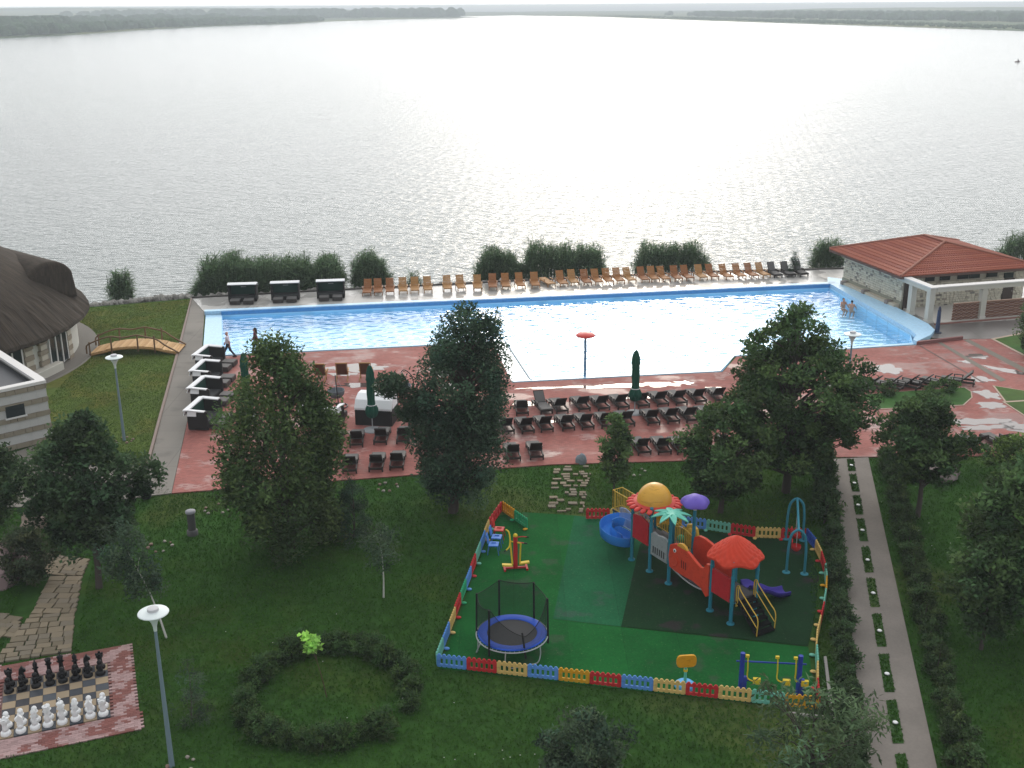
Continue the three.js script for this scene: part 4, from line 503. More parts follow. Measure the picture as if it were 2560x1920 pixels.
{ // grass blades of the lawns
  R = mulberry(92); const L = new Leaves(); for (let k = 0; k < 7; k++) L.leaf(rr(-0.04, 0.04), 0, rr(-0.04, 0.04), rr(0.05, 0.1), 0.014, rr(0, 6.28), rr(-1.4, -0.5), 0, [1, 1, 1]); const geo = L.geo(); geo.deleteAttribute('color');
  const poly = (p, x, z) => { let c = false; for (let i = 0, j = p.length - 1; i < p.length; j = i++) if ((p[i][1] > z) !== (p[j][1] > z) && x < (p[j][0] - p[i][0]) * (z - p[i][1]) / (p[j][1] - p[i][1]) + p[i][0]) c = !c; return c; };
  const no = [[[-20.6, -47.5], [-24, -47.7], [-27.1, -51], [-25.2, -53.6], [-16, -53]], [[-16.35, -49.1], [-14.95, -49.4], [1.94, -52.4], [14, -53.15], [60, -53.2], [60, -99], [-16, -80]], [[-2.75, -34.1], [10, -31.4], [12.75, -43.9], [6.6, -45.3], [2.8, -46.6], [-0.6, -46.9]], [[16.3, -53], [18.25, -53.2], [12.85, -28.5], [12, -24], [9.8, -24], [10.65, -28.6]], [[-18.6, -34.2], [-13.9, -35.8], [-11.9, -30.7], [-16.6, -29]], [[-20.3, -43.2], [-17.7, -42.4], [-15.9, -35.3], [-18.1, -34.5], [-19.2, -38]], [[-18.3, -52.6], [-22.8, -74.1], [-25.4, -87], [-16, -87], [-16.2, -49]]];
  const spots = []; while (spots.length < 150000) { const z = -25.5 - 29 * R(), w = 13.5 - z * 0.18, x = rr(-w - 2, w + 4.5), y = no.some((p) => poly(p, x, z)); if (!y) spots.push([x, z, 0]); }
  for (const [a, b] of inserts) for (let k = 0; k < 260; k++) { const z = lerp(a, b, R()); spots.push([cx(z) + rr(-0.18, 0.18), z, 0.05]); }
  const left = [[-25.5, -87.05], [-33.4, -84.3], [-35, -74], [-28, -68], [-27.5, -61], [-24.2, -56], [-22.3, -52.7], [-18.3, -52.4], [-19.95, -60], [-22.8, -74.1]]; const ls = []; while (ls.length < 40000) { const x = rr(-34, -18), z = rr(-87, -52); if (poly(left, x, z) && Math.hypot(x + 41.6, z + 70.6) > 13.6) ls.push([x, z, 0]); }
  for (const [nm, label, sp, col] of [['lawn_grass', 'short dark green grass of the garden lawn', spots, [0.042, 0.11, 0.018]], ['dry_lawn_grass', 'short yellowish grass of the lawn beside the lake', ls, [0.085, 0.15, 0.032]]]) {
    const im = new THREE.InstancedMesh(geo, new THREE.MeshPhysicalMaterial({ color: 0xffffff, roughness: 1, specularIntensity: 0.05, side: THREE.DoubleSide }), sp.length), c = new THREE.Color();
    sp.forEach(([x, z, y], i) => { const s = rr(0.7, 1.25) * (nm === 'lawn_grass' ? 0.8 : 0.6), n = fbm((x + 60) / 120, (z + 100) / 120, 24, 4), dr = smooth(0.58, 0.72, fbm((z + 100) / 120, (x + 60) / 120, 10, 5)), k = (0.55 + 0.85 * n) * rr(0.75, 1.25), yl = rr(-0.2, 0.5) + 0.6 * dr; im.setMatrixAt(i, mat4(x, y, z, rr(0, 6.28), 0, 0, [s, s * rr(0.7, 1.3), s])); im.setColorAt(i, c.setRGB(...tint(col, k, yl))); });
    im.name = nm; scene.add(im); tag(im, label, 'grass', null, 'stuff');
  }
}
// ---------------------------------------------------------------- pool furniture, lamps, people
const woodM = [M(0.32, 0.145, 0.05, { roughness: 0.6 }), M(0.27, 0.11, 0.04, { roughness: 0.6 }), M(0.36, 0.19, 0.07, { roughness: 0.6 })];
const wick = M(0.045, 0.038, 0.036, { roughness: 0.55 }), wickDk = M(0.022, 0.02, 0.02, { roughness: 0.6 }), greyPad = M(0.125, 0.12, 0.118, { roughness: 0.85 }), cloth = M(0.74, 0.75, 0.77, { roughness: 0.8 }), steel = M(0.36, 0.38, 0.4, { roughness: 0.45 });
// a lounger lies along local z: foot at +z, backrest at -z
function woodLounger(m, label, group, up = 0.95) {
  const t = thing('wooden_lounger', label, 'sun lounger', [0, 0, 0], 0, group), s = new MB(), b = new MB(), f = new MB();
  for (let i = 0; i < 9; i++) s.box(0, 0.33, -0.22 + i * 0.14, 0.6, 0.025, 0.12); s.build('seat', m, t);
  for (let i = 0; i < 6; i++) { const d = 0.06 + i * 0.14; b.box(0, 0.34 + d * Math.sin(up), -0.3 - d * Math.cos(up), 0.6, 0.025, 0.12, 0, up); } for (const x of [-0.29, 0.29]) b.bar([x, 0.32, -0.28], [x, 0.32 + 0.88 * Math.sin(up), -0.28 - 0.88 * Math.cos(up)], 0.025); b.build('backrest', m, t);
  for (const x of [-0.32, 0.32]) f.box(x, 0.29, 0.05, 0.05, 0.08, 1.95); f.box(0, 0.29, 1.0, 0.64, 0.07, 0.05).build('frame', m, t);
  for (const x of [-0.32, 0.32]) for (const z of [-0.75, 0.95]) new MB().box(x, 0.14, z, 0.06, 0.28, 0.06).build('leg', m, t);
  for (const x of [-0.37, 0.37]) new MB().box(x, 0.52, 0.0, 0.06, 0.03, 0.62).box(x, 0.42, 0.27, 0.05, 0.2, 0.05).build('armrest', m, t);
  return t;
}
function wickerLounger(label, group, up = 0.75) {
  const t = thing('wicker_lounger', label, 'sun lounger', [0, 0, 0], 0, group), b = new MB();
  new MB().box(0, 0.3, 0.35, 0.66, 0.1, 1.3).build('seat', greyPad, t);
  b.box(0, 0.34 + 0.4 * Math.sin(up), -0.28 - 0.4 * Math.cos(up), 0.64, 0.06, 0.82, 0, up).build('backrest', wickDk, t);
  new MB().box(0, 0.345 + 0.4 * Math.sin(up), -0.245 - 0.4 * Math.cos(up), 0.58, 0.05, 0.74, 0, up).build('cushion', greyPad, t);
  const f = new MB(); for (const x of [-0.35, 0.35]) f.box(x, 0.24, 0, 0.07, 0.14, 2.0); f.box(0, 0.24, 1.0, 0.74, 0.14, 0.06).box(0, 0.2, -1.0, 0.74, 0.12, 0.06).build('frame', wick, t);
  for (const x of [-0.35, 0.35]) for (const z of [-0.94, 0.94]) new MB().box(x, 0.09, z, 0.075, 0.18, 0.075).build('leg', wick, t);
  for (const x of [-0.37, 0.37]) new MB().box(x, 0.5, 0.0, 0.075, 0.05, 0.6).box(x, 0.4, 0.26, 0.06, 0.2, 0.06).box(x, 0.4, -0.24, 0.06, 0.2, 0.06).build('armrest', wick, t);
  return t;
}
const Y0 = 0.052;
{ // lakeside row, foot end towards the pool
  const row = [[-11.6, -87.55], [-10.69, -87.71], [-9.77, -87.88], [-8.72, -88.05], [-7.8, -88.22], [-6.73, -88.38], [-5.16, -88.73], [-4.03, -88.9], [-2.72, -88.86], [-1.5, -89.23], [-0.41, -89.4], [0.82, -89.56], [2.01, -89.73], [3.22, -90.2], [4.35, -90.27], [5.27, -90.65], [6.33, -90.63], [7.3, -90.8], [8.18, -90.99], [9.11, -91.17], [10.09, -91.35], [11.22, -91.53], [12.07, -91.71], [12.99, -91.69], [14.03, -91.87], [15.03, -92.05], [16.18, -92.23], [17.18, -92.42], [18.4, -92.38], [19.51, -92.57], [20.62, -92.75], [21.64, -92.94]];
  const g = 'wooden loungers in the row along the lake edge', tone = [1, 1, 1, 2, 2, 2, 2, 2, 2, 1, 0, 0, 0, 2, 0, 2, 1, 0, 0, 0, 2, 1, 0, 0, 1, 1, 2, 1, 0, 0, 1, 2], pro = [];
  R = mulberry(101);
  row.forEach(([x, z], i) => {
    const q = tone[i], turn = 0.1 + (i > 12 ? 0.12 : 0) + rr(-0.06, 0.06), c = V(x - Math.sin(turn) * 0.95, Y0, z - Math.cos(turn) * 0.95), fl = i === 13;
    const label = fl ? 'wooden lounger laid flat in the lakeside row, its back lowered' : `${['orange brown', 'reddish brown', 'pale golden'][q]} wooden lounger, ${ORD[i]} from the left in the lakeside row`;
    if (fl) { const t = woodLounger(woodM[q], label, g, 0.04); t.position.copy(c); t.rotation.y = turn + 0.1; return; }
    let t = pro[q]; if (!t) { t = pro[q] = woodLounger(woodM[q], label, g); t.position.copy(c); t.rotation.y = turn; } else dup(t, [c.x, c.y, c.z], turn, label);
  });
  const dk = [[22.65, -93.04], [23.81, -93.18], [24.95, -93.41]]; let t0; dk.forEach(([x, z], i) => { const turn = 0.25, c = [x - 0.24, Y0, z - 0.93], label = ['dark wicker lounger right after the last wooden one in the lakeside row', 'dark wicker lounger beside the little spruce in the lakeside row', 'dark wicker lounger at the right end of the lakeside row'][i]; if (!i) { t0 = wickerLounger(label, 'dark loungers at the end of the lakeside row', 1.05); t0.position.set(...c); t0.rotation.y = turn; } else dup(t0, c, turn, label); });
}
{ // dark loungers on the red deck: head ends towards the lawn (turn near pi), feet towards the pool
  const proto = wickerLounger('dark wicker lounger turned the other way, its back raised towards the pool', 'dark wicker loungers on the red deck', 0.8); proto.scale.setScalar(0.94); proto.position.set(1.72, Y0, -60.7); proto.rotation.y = 0.28;
  const lo = (x, z, turn, label) => { const c = [x + Math.sin(turn) * 1.0, Y0, z + Math.cos(turn) * 1.0]; dup(proto, c, turn, label); };
  R = mulberry(102); const T = (b) => Math.PI + b + rr(-0.06, 0.06);
  const r1 = [[0.59, -59.45, 0.05], [2.88, -59.8], [4.16, -60.11], [5.29, -60.22], [6.42, -60.4], [7.61, -60.65], [8.74, -60.9], [9.85, -61.08], [11.0, -61.3], [12.2, -61.5], [18.97, -59.98, 0.4]];
  r1.forEach(([x, z, b], i) => lo(x, z, T(b ?? 0.22), i === 10 ? 'dark wicker lounger peeping out at the right of the widest tree' : `dark wicker lounger, ${ORD[i]} of those turned to the lawn in the row nearest the pool`));
  [[-0.19, -56.61], [0.89, -56.65], [1.93, -56.87], [3.1, -57.04], [4.17, -57.2], [5.25, -57.36], [6.43, -57.59], [7.83, -57.81], [8.96, -58.04], [10.03, -58.19], [11.1, -58.33], [12.2, -58.5], [13.4, -58.7]].forEach(([x, z], i) => lo(x, z, T(0.2), `dark wicker lounger, ${ORD[i]} from the cypress in the second row from the pool`));
  [[0.09, -52.75], [1.26, -52.95], [5.82, -53.4], [6.83, -53.5], [7.87, -53.55], [8.86, -53.55], [10.07, -53.6], [11.27, -53.7]].forEach(([x, z], i) => lo(x, z, T(i < 2 ? 0.08 : 0.15), `dark wicker lounger, ${ORD[i]} right of the cypress in the row along the lawn edge`));
  const L = ['beside the big white hooded seat, alone before the cypress', 'half hidden by the drooping tree, left of the parasol row', 'left of the left parasol base, half under a hanging branch', 'in front of the left parasol base', 'right of the left parasol base, before the white hooded seat', 'nearest the cypress in the row before the left parasol', 'next to the drooping tree on the lawn edge row', 'in the middle of three on the lawn edge left of the cypress', 'nearest the cypress among the three on the lawn edge at left'];
  [[-5.41, -58.24], [-9.45, -54.87], [-8.2, -54.79], [-7.0, -55.16], [-5.79, -55.25], [-4.67, -55.67], [-8.08, -51.3], [-6.81, -51.5], [-5.8, -51.7]].forEach(([x, z], i) => lo(x, z, T(i === 6 ? 0.12 : 0.02), `dark wicker lounger ${L[i]}`));
  [[21.18, -63.32], [22.19, -63.66], [23.37, -63.67], [24.44, -63.75], [25.32, -63.84], [26.5, -64.02]].forEach(([x, z], i) => lo(x, z + 0.2, T(0.85), `dark wicker lounger behind the long lawn island, ${ORD[i]} from its left end`));
  lo(28.1, -64.4, Math.PI + 1.15, 'dark wicker lounger with raised back, rightmost behind the long lawn island');
  [[22.91, -53.4], [24.35, -53.6], [25.7, -53.8], [26.9, -53.6], [21.3, -53.3]].forEach(([x, z], i) => lo(x, z, T(0.3), `dark wicker lounger at the lower right deck edge, ${i === 4 ? 'half behind the round tree' : ORD[i] + ' right of the round tree'}`));
}
// covered two-seat wicker sofas; open side towards local +z
function cabana(label, group, hood) {
  const t = thing('covered_seat', label, 'covered seat', [0, 0, 0], 0, group), W = 1.05;
  const sh = new MB().box(0, 0.62, -0.62, 2 * W, 1.14, 0.1).box(-W, 0.58, -0.05, 0.1, 1.06, 1.1).box(W, 0.58, -0.05, 0.1, 1.06, 1.1).box(0, 0.16, -0.1, 2 * W - 0.1, 0.3, 1.0); sh.build('shell', wickDk, t);
  new MB().box(0, 0.36, -0.1, 2 * W - 0.14, 0.12, 0.94).build('seat', M(0.05, 0.05, 0.052), t);
  const bk = new MB().box(0, 0.74, -0.54, 2 * W - 0.14, 0.7, 0.05).build('cushion', M(0.012, 0.05, 0.04), t); void bk;
  for (const x of [-0.52, 0.52]) { const o = new MB().box(x, 0.18, 0.95, 0.78, 0.26, 0.85).build('footrest', wick, t); new MB().box(x, 0.33, 0.95, 0.74, 0.05, 0.8).build('pad', greyPad, o); }
  if (hood === 'up') { const s = [[-0.75, 1.08], [-0.66, 1.3], [-0.1, 1.47], [0.42, 1.42], [0.42, 1.37], [-0.1, 1.41], [-0.62, 1.25], [-0.69, 1.06]].map(([z, y]) => [-z, y]); new MB().ext(s, 2 * W + 0.16, mat4(-W - 0.08, 0, 0, Math.PI / 2)).build('canopy', cloth, t); for (const x of [-W - 0.02, W + 0.02]) new MB().box(x, 1.2, -0.1, 0.05, 0.34, 0.9).build('side_panel', wickDk, t); new MB().box(0, 1.02, -0.5, 0.42, 0.06, 0.05).build('head_cushion', M(0.3, 0.32, 0.32), t); }
  else { // hood folded back: white cloth lies over the top of the back and the sides
    const c = new MB(); c.box(0, 1.16, -0.68, 2 * W + 0.28, 0.07, 0.34, 0, -0.12).box(0, 1.0, -0.78, 2 * W + 0.2, 0.3, 0.05, 0, 0.25); for (const s of [-1, 1]) c.box(s * (W + 0.03), 1.14, -0.14, 0.26, 0.06, 1.0, 0, 0.06, s * 0.1).box(s * (W + 0.1), 0.97, -0.35, 0.05, 0.26, 0.5, 0, 0, s * 0.2); c.build('canopy', cloth, t); }
  return t;
}
{
  const g1 = 'covered seats on the lake deck', a = cabana('black covered two seater at the left end of the lake deck', g1, 'up'); a.position.set(-21.2, Y0, -86.3); a.rotation.y = 0.1;
  dup(a, [-17.94, Y0, -86.75], 0.12, 'black covered two seater in the middle of the three on the lake deck'); dup(a, [-14.41, Y0, -87.25], 0.12, 'black covered two seater nearest the wooden loungers on the lake deck');
  const g2 = 'covered seats along the walkway', b = cabana('black two seater with folded white hood, nearest the lawn along the walkway', g2, 'down'), tw = Math.PI / 2 - 0.12; b.position.set(-17.0, Y0, -58.6); b.rotation.y = tw;
  dup(b, [-17.85, Y0, -62.4], tw, 'black two seater with folded white hood, second from the lawn along the walkway'); dup(b, [-18.65, Y0, -65.7], tw + 0.04, 'black two seater with folded white hood, third from the lawn along the walkway'); dup(b, [-19.3, Y0, -68.9], tw, 'black two seater with folded white hood, nearest the pool along the walkway');
  dup(b, [-10.55, Y0, -58.6], Math.PI - 0.25, 'black seat with folded white hood half hidden by the drooping tree');
  const h = thing('hooded_seat', 'black wicker seat with a closed white hood seen from behind the left parasol', 'covered seat', [-7.55, Y0, -58.9], Math.PI - 0.16);
  new MB().box(0, 0.45, -0.75, 2.0, 0.9, 0.1).box(-1, 0.45, 0, 0.1, 0.9, 1.5).box(1, 0.45, 0, 0.1, 0.9, 1.5).box(0, 0.2, 0, 1.9, 0.36, 1.4).build('shell', wickDk, h);
  new MB().ext([[0.8, 0.88], [0.8, 1.0], [0.55, 1.42], [0, 1.62], [-0.62, 1.58], [-0.66, 1.5], [0, 1.54], [0.5, 1.36], [0.74, 0.9]], 2.1, mat4(-1.05, 0, 0, Math.PI / 2)).build('hood', cloth, h); new MB().box(-1.02, 1.2, 0.05, 0.03, 0.62, 1.0).box(1.02, 1.2, 0.05, 0.03, 0.62, 1.0).build('side_panel', cloth, h);
}
{ // wooden chairs seen from behind, hanging chairs
  const g = 'wooden deck chairs turned to the pool', lab = ['wooden deck chair with brown back, middle one of three facing the pool', 'wooden deck chair with brown back just left of the left parasol', 'wooden deck chair half hidden by the drooping tree']; let t0;
  [[-10.56, -66.34], [-9.1, -66.39], [-11.9, -66.21]].forEach(([x, z], i) => { if (!i) { const t = t0 = thing('deck_chair', lab[0], 'deck chair', [x, Y0, z], Math.PI + 0.05, g), f = new MB(); for (const s of [-0.34, 0.34]) f.bar([s, 0, 0.2], [s, 1.15, -0.28], 0.035).bar([s, 0, -0.5], [s, 0.5, 0.65], 0.035); f.box(0, 1.13, -0.28, 0.74, 0.07, 0.06).box(0, 0.45, 0.6, 0.7, 0.06, 0.06).build('frame', woodM[2], t); new MB().box(0, 0.72, -0.12, 0.6, 0.8, 0.04, 0, -0.4).build('backrest', M(0.1, 0.04, 0.02), t); new MB().box(0, 0.36, 0.25, 0.6, 0.04, 0.6, 0, -0.12).build('seat', M(0.13, 0.055, 0.025), t); for (const s of [-0.37, 0.37]) new MB().box(s, 0.6, 0.15, 0.07, 0.04, 0.7).build('armrest', woodM[2], t); } else dup(t0, [x, Y0, z], Math.PI + 0.05 - i * 0.06, lab[i]); });
  const hc = thing('hanging_chair', 'hanging chair on a dark curved stand left of the left parasol', 'hanging chair', [-10.07, Y0, -61.3], 0.1, 'hanging chairs on the red deck'); const iron = M(0.02, 0.02, 0.022, { roughness: 0.4 });
  new MB().add(new THREE.TorusGeometry(0.52, 0.035, 8, 28).rotateX(Math.PI / 2).translate(0, 0.04, 0)).build('base', iron, hc); new MB().tube([[0.05, 0.05, 0.45], [0, 0.9, 0.55], [-0.05, 1.6, 0.4], [-0.1, 1.93, 0], [-0.1, 1.8, -0.15]], 0.03, 24).bar([0, 0.05, 0.5], [0, 0.05, -0.5], 0.03).build('stand', iron, hc);
  const bk = new MB().lathe([[0.02, 0.5], [0.3, 0.55], [0.47, 0.75], [0.5, 1.0], [0.47, 1.0], [0.44, 0.78], [0.28, 0.6], [0, 0.56]], 18).build('basket', M(0.14, 0.16, 0.18), hc); bk.position.set(-0.1, 0, -0.1); new MB().bar([-0.5, 1.0, -0.1], [-0.1, 1.8, -0.15], 0.008).bar([0.3, 1.0, -0.1], [-0.1, 1.8, -0.15], 0.008).bar([-0.1, 1.0, 0.36], [-0.1, 1.8, -0.15], 0.008).build('chain', steel, hc); new MB().box(-0.1, 0.66, -0.1, 0.6, 0.1, 0.6).build('cushion', M(0.2, 0.23, 0.27), hc);
  dup(hc, [-6.3, Y0, -62.3], 1.6, 'hanging chair behind the white hooded seat under the cypress branches');
}
{ // closed parasols
  const g = 'closed green parasols', lab = ['closed dark green parasol on a round base before the white hooded seat', 'closed dark green parasol standing among the loungers in the middle of the deck', 'closed dark green parasol behind the drooping tree at the left'];
  const pr = [[0.02, 3.72], [0.1, 3.66], [0.2, 3.3], [0.2, 3.05], [0.235, 2.98], [0.19, 2.85], [0.2, 2.2], [0.18, 1.75], [0.2, 1.5], [0.31, 1.25], [0.32, 1.05], [0.24, 0.8], [0.1, 0.72], [0.05, 0.7]].reverse(); let t0;
  const lg = new THREE.LatheGeometry(pr.map((p) => new THREE.Vector2(...p)), 40), p = lg.attributes.position; for (let i = 0; i < p.count; i++) { const a = Math.atan2(p.getZ(i), p.getX(i)), k = 1 + 0.17 * Math.sin(a * 8 + p.getY(i) * 0.9) + 0.06 * Math.sin(a * 3 + 2 * p.getY(i)); p.setXYZ(i, p.getX(i) * k, p.getY(i), p.getZ(i) * k); } lg.computeVertexNormals();
  [[-7.65, -57.44], [6.96, -59.93], [-15.0, -59.9]].forEach(([x, z], i) => { if (i) return dup(t0, [x, Y0, z], i * 1.3, lab[i]); const t = t0 = thing('parasol', lab[0], 'parasol', [x, Y0, z], 0.4, g); mesh('canopy', lg, M(0.006, 0.07, 0.045, { roughness: 0.75 }), t); new MB().cyl(0, 0, 0, 0.03, 0.03, 3.78).build('pole', steel, t); new MB().lathe([[0, 0.09], [0.3, 0.09], [0.5, 0.05], [0.52, 0]].reverse(), 28).build('base', M(0.26, 0.27, 0.28), t); new MB().add(new THREE.TorusGeometry(0.235, 0.022, 6, 20).rotateX(Math.PI / 2).translate(0, 1.48, 0)).build('strap', cloth, t); });
}
{ // mushroom fountain, lamps, bin, bollard
  const f = thing('mushroom_fountain', 'red mushroom shaped fountain on a pole in the pool', 'fountain', [4.56, -1.2, -66.6]); new MB().cyl(0, 0, 0, 0.085, 0.085, 3.9, 14).build('pole', M(0.16, 0.3, 0.46), f); new MB().lathe([[0, 3.86], [0.3, 3.83], [0.56, 3.88], [0.62, 3.94], [0.5, 4.04], [0.22, 4.12], [0, 4.14]], 28).build('cap', M(0.55, 0.06, 0.05, { roughness: 0.35 }), f); new MB().cyl(0, 0, 4.1, 0.07, 0.06, 0.08, 12).build('nozzle', M(0.4, 0.1, 0.09), f);
  const lamp = (x, z, h, label, y = 0) => { const t = thing('garden_lamp', label, 'lamp post', [x, y, z], 0, 'white disc garden lamps'), m = M(0.17, 0.23, 0.27, { roughness: 0.5 }), w = M(0.62, 0.68, 0.68, { roughness: 0.35 }); new MB().cyl(0, 0, 0, 0.085, 0.045, h - 0.62, 12).build('pole', m, t); new MB().lathe([[0.05, h - 0.66], [0.06, h - 0.5], [0.1, h - 0.36], [0.19, h - 0.2], [0.17, h - 0.2], [0.08, h - 0.36], [0.0, h - 0.42]], 20).build('socket', w, t); const r = new MB(); for (let k = 0; k < 3; k++) { const a = k * 2.094; r.bar([0.18 * Math.cos(a), h - 0.21, 0.18 * Math.sin(a)], [0.3 * Math.cos(a), h - 0.06, 0.3 * Math.sin(a)], 0.014); } r.build('bracket', w, t); const d = new MB().lathe([[0.14, h - 0.04], [0.43, h - 0.075], [0.45, h - 0.06], [0.43, h - 0.03], [0.16, h + 0.015], [0.0, h + 0.02]], 36).build('disc', w, t); new MB().lathe([[0.165, h + 0.01], [0.165, h + 0.085], [0.15, h + 0.1], [0, h + 0.11]], 24).build('cap', M(0.5, 0.5, 0.52), d); return t; };
  lamp(-10.48, -28.83, 5.4, 'tall blue grey lamp post with a white disc head beside the chess patio'); lamp(-20.85, -56.2, 4.75, 'lamp post with a white disc head on the lakeside lawn before the footbridge'); lamp(17.9, -56.6, 5.6, 'lamp post with a white disc head behind the widest tree', Y0);
  const rl = thing('red_post', 'dark red post with a round head rising at the right edge behind the bath house', 'lamp post', [47.0, -1.2, -98.4]); new MB().cyl(0, 0, 0, 0.2, 0.14, 8.6, 10).build('pole', M(0.16, 0.05, 0.08), rl); new MB().sph(0, 8.9, 0, 0.45).build('head', M(0.1, 0.03, 0.06), rl);
  const bn = thing('litter_bin', 'dark round litter bin where the walkway meets the lawn', 'bin', [-17.34, 0.05, -48.65]); new MB().lathe([[0, 0], [0.2, 0], [0.24, 0.05], [0.26, 0.7], [0.24, 0.72], [0.22, 0.65], [0, 0.62]], 20).build('body', M(0.015, 0.018, 0.018), bn); new MB().lathe([[0.29, 0.76], [0.28, 0.82], [0.12, 0.92], [0, 0.93]], 20).build('lid', M(0.1, 0.1, 0.11), bn); for (const a of [0, 2.1, 4.2]) new MB().bar([0.24 * Math.cos(a), 0.6, 0.24 * Math.sin(a)], [0.26 * Math.cos(a), 0.8, 0.26 * Math.sin(a)], 0.015).build('bracket', M(0.04, 0.04, 0.04), bn);
  const bo = thing('vent_pipe', 'stout dark grey vent pipe with a pale cap standing on the lawn', 'vent pipe', [-14.13, 0, -44.82]); new MB().cyl(0, 0, 0, 0.17, 0.17, 1.08, 20).build('body', M(0.09, 0.085, 0.09), bo); new MB().lathe([[0, 1.06], [0.22, 1.06], [0.22, 1.14], [0.14, 1.18], [0, 1.19]].slice(1), 24).build('cap', M(0.3, 0.3, 0.33), bo); new MB().lathe([[0.24, 0], [0.24, 0.2], [0.17, 0.24]], 20).build('base', M(0.13, 0.125, 0.13), bo);
  const sh = thing('shower_post', 'slim dark blue shower column beside the right end of the pool', 'shower', [29.95, 0.06, -75.95]); new MB().cyl(0, 0, 0, 0.16, 0.12, 1.6, 14).build('column', M(0.04, 0.06, 0.12), sh); new MB().lathe([[0.12, 1.58], [0.1, 1.75], [0.04, 1.9], [0, 1.92]], 12).build('cap', M(0.05, 0.06, 0.1), sh); new MB().bar([0, 1.7, 0], [-0.3, 1.78, 0.1], 0.02).build('arm', steel, sh); new MB().cyl(0, 0, 0, 0.3, 0.3, 0.05, 16).build('base', M(0.06, 0.07, 0.1), sh);
}
{ // stone rings and boulders
  R = mulberry(111); const rock = (s) => { const g = new THREE.IcosahedronGeometry(1, 2), p = g.attributes.position; for (let i = 0; i < p.count; i++) { const n = 0.75 + 0.5 * vnoise(p.getX(i) * 1.7 + s, p.getY(i) * 1.7 + p.getZ(i) * 2.1 + s, 64); p.setXYZ(i, p.getX(i) * n, p.getY(i) * n, p.getZ(i) * n); } g.computeVertexNormals(); return g; };
  const rg = [rock(3), rock(13), rock(23)], wm = [M(0.36, 0.33, 0.29), M(0.26, 0.23, 0.2), M(0.22, 0.15, 0.12)];
  [[-20.85, -56.2, 0.45, 'ring of pale stones round the foot of the lakeside lamp post'], [-13.7, -47.4, 0.55, 'ring of pale stones on the lawn beside the drooping tree'], [-6.05, -49.8, 0.5, 'ring of pale stones on the lawn left of the cypress'], [6.1, -51.5, 0.5, 'ring of white stones on the lawn right of the slender young tree'], [-10.2, -28.85, 0.4, 'ring of pale stones at the foot of the nearest lamp post'], [-15.2, -43.6, 0.5, 'ring of pale stones under the dark left tree']].forEach(([x, z, r, label]) => { const t = thing('stone_ring', label, 'stone ring', [x, 0, z], rr(0, 6), 'stone rings on the lawn'); for (let k = 0; k < 10; k++) { if (k % 3 === 2) continue; const m = mesh('stone', rg[k % 3], wm[Math.floor(R() * 3)], t), a = k / 10 * 6.283, s = rr(0.05, 0.09); m.position.set(Math.cos(a) * r, 0.04, Math.sin(a) * r); m.scale.set(s, s * 0.7, s); m.rotation.y = rr(0, 6); } });
  [[3.5, -52.7, 0.3, 0.36, 'rounded blue grey boulder at the deck edge by the stepping stones', [0.2, 0.23, 0.26]], [21.1, -50.9, 1.2, 0.4, 'long pale pink boulder on the lawn at the right', [0.16, 0.13, 0.125]], [-20.9, -41.2, 1.5, 1.0, 'big reddish boulder at the left edge beside the stone path', [0.25, 0.18, 0.18]], [-21.3, -46.0, 0.9, 0.6, 'pale pink boulder at the left edge under the trees', [0.42, 0.33, 0.28]]].forEach(([x, z, w, h, label, c], i) => { const t = thing('boulder', label, 'boulder', [x, 0, z], i); const m = mesh('rock', rg[i % 3].clone().scale(w, h, w * 0.7).translate(0, h * 0.35, 0), M(...c, { roughness: 0.9 }), t); void m; });
}
// people: one smooth-joined field of tapered capsules per body, clothes as fuller copies of their regions
function field(bones, lo, hi, cell, blend = 0.03) {
  const size = Math.max(hi[0] - lo[0], hi[1] - lo[1], hi[2] - lo[2]), n = Math.min(96, Math.ceil(size / cell)), mc = new MarchingCubes(n, new THREE.MeshBasicMaterial(), false, false, 400000), c = [(lo[0] + hi[0]) / 2, (lo[1] + hi[1]) / 2, (lo[2] + hi[2]) / 2];
  mc.isolation = 0; const B = bones.map(([a, b, ra, rb]) => [V(...a), V(...b), ra, rb]), p = V(0, 0, 0), ab = V(0, 0, 0), ap = V(0, 0, 0);
  for (let k = 0; k < n; k++) for (let j = 0; j < n; j++) for (let i = 0; i < n; i++) {
    p.set(c[0] + (i / n - 0.5) * size, c[1] + (j / n - 0.5) * size, c[2] + (k / n - 0.5) * size); let s = 0;
    for (const [a, b, ra, rb] of B) { ab.subVectors(b, a); ap.subVectors(p, a); const t = clamp(ap.dot(ab) / Math.max(1e-9, ab.lengthSq())), d = ap.addScaledVector(ab, -t).length() - lerp(ra, rb, t); s += Math.exp(-d / blend); }
    mc.field[i + j * n + k * n * n] = clamp(blend * Math.log(s + 1e-20), -1, 1);
  }
  mc.update(); const cnt = mc.count, g = new THREE.BufferGeometry(), P = mc.positionArray.slice(0, cnt * 3), N = mc.normalArray.slice(0, cnt * 3);
  for (let i = 0; i < cnt; i++) { for (let q = 0; q < 3; q++) P[i * 3 + q] = P[i * 3 + q] * size / 2 + c[q]; }
  g.setAttribute('position', new THREE.BufferAttribute(P, 3)); g.setAttribute('normal', new THREE.BufferAttribute(N, 3)); return g;
}
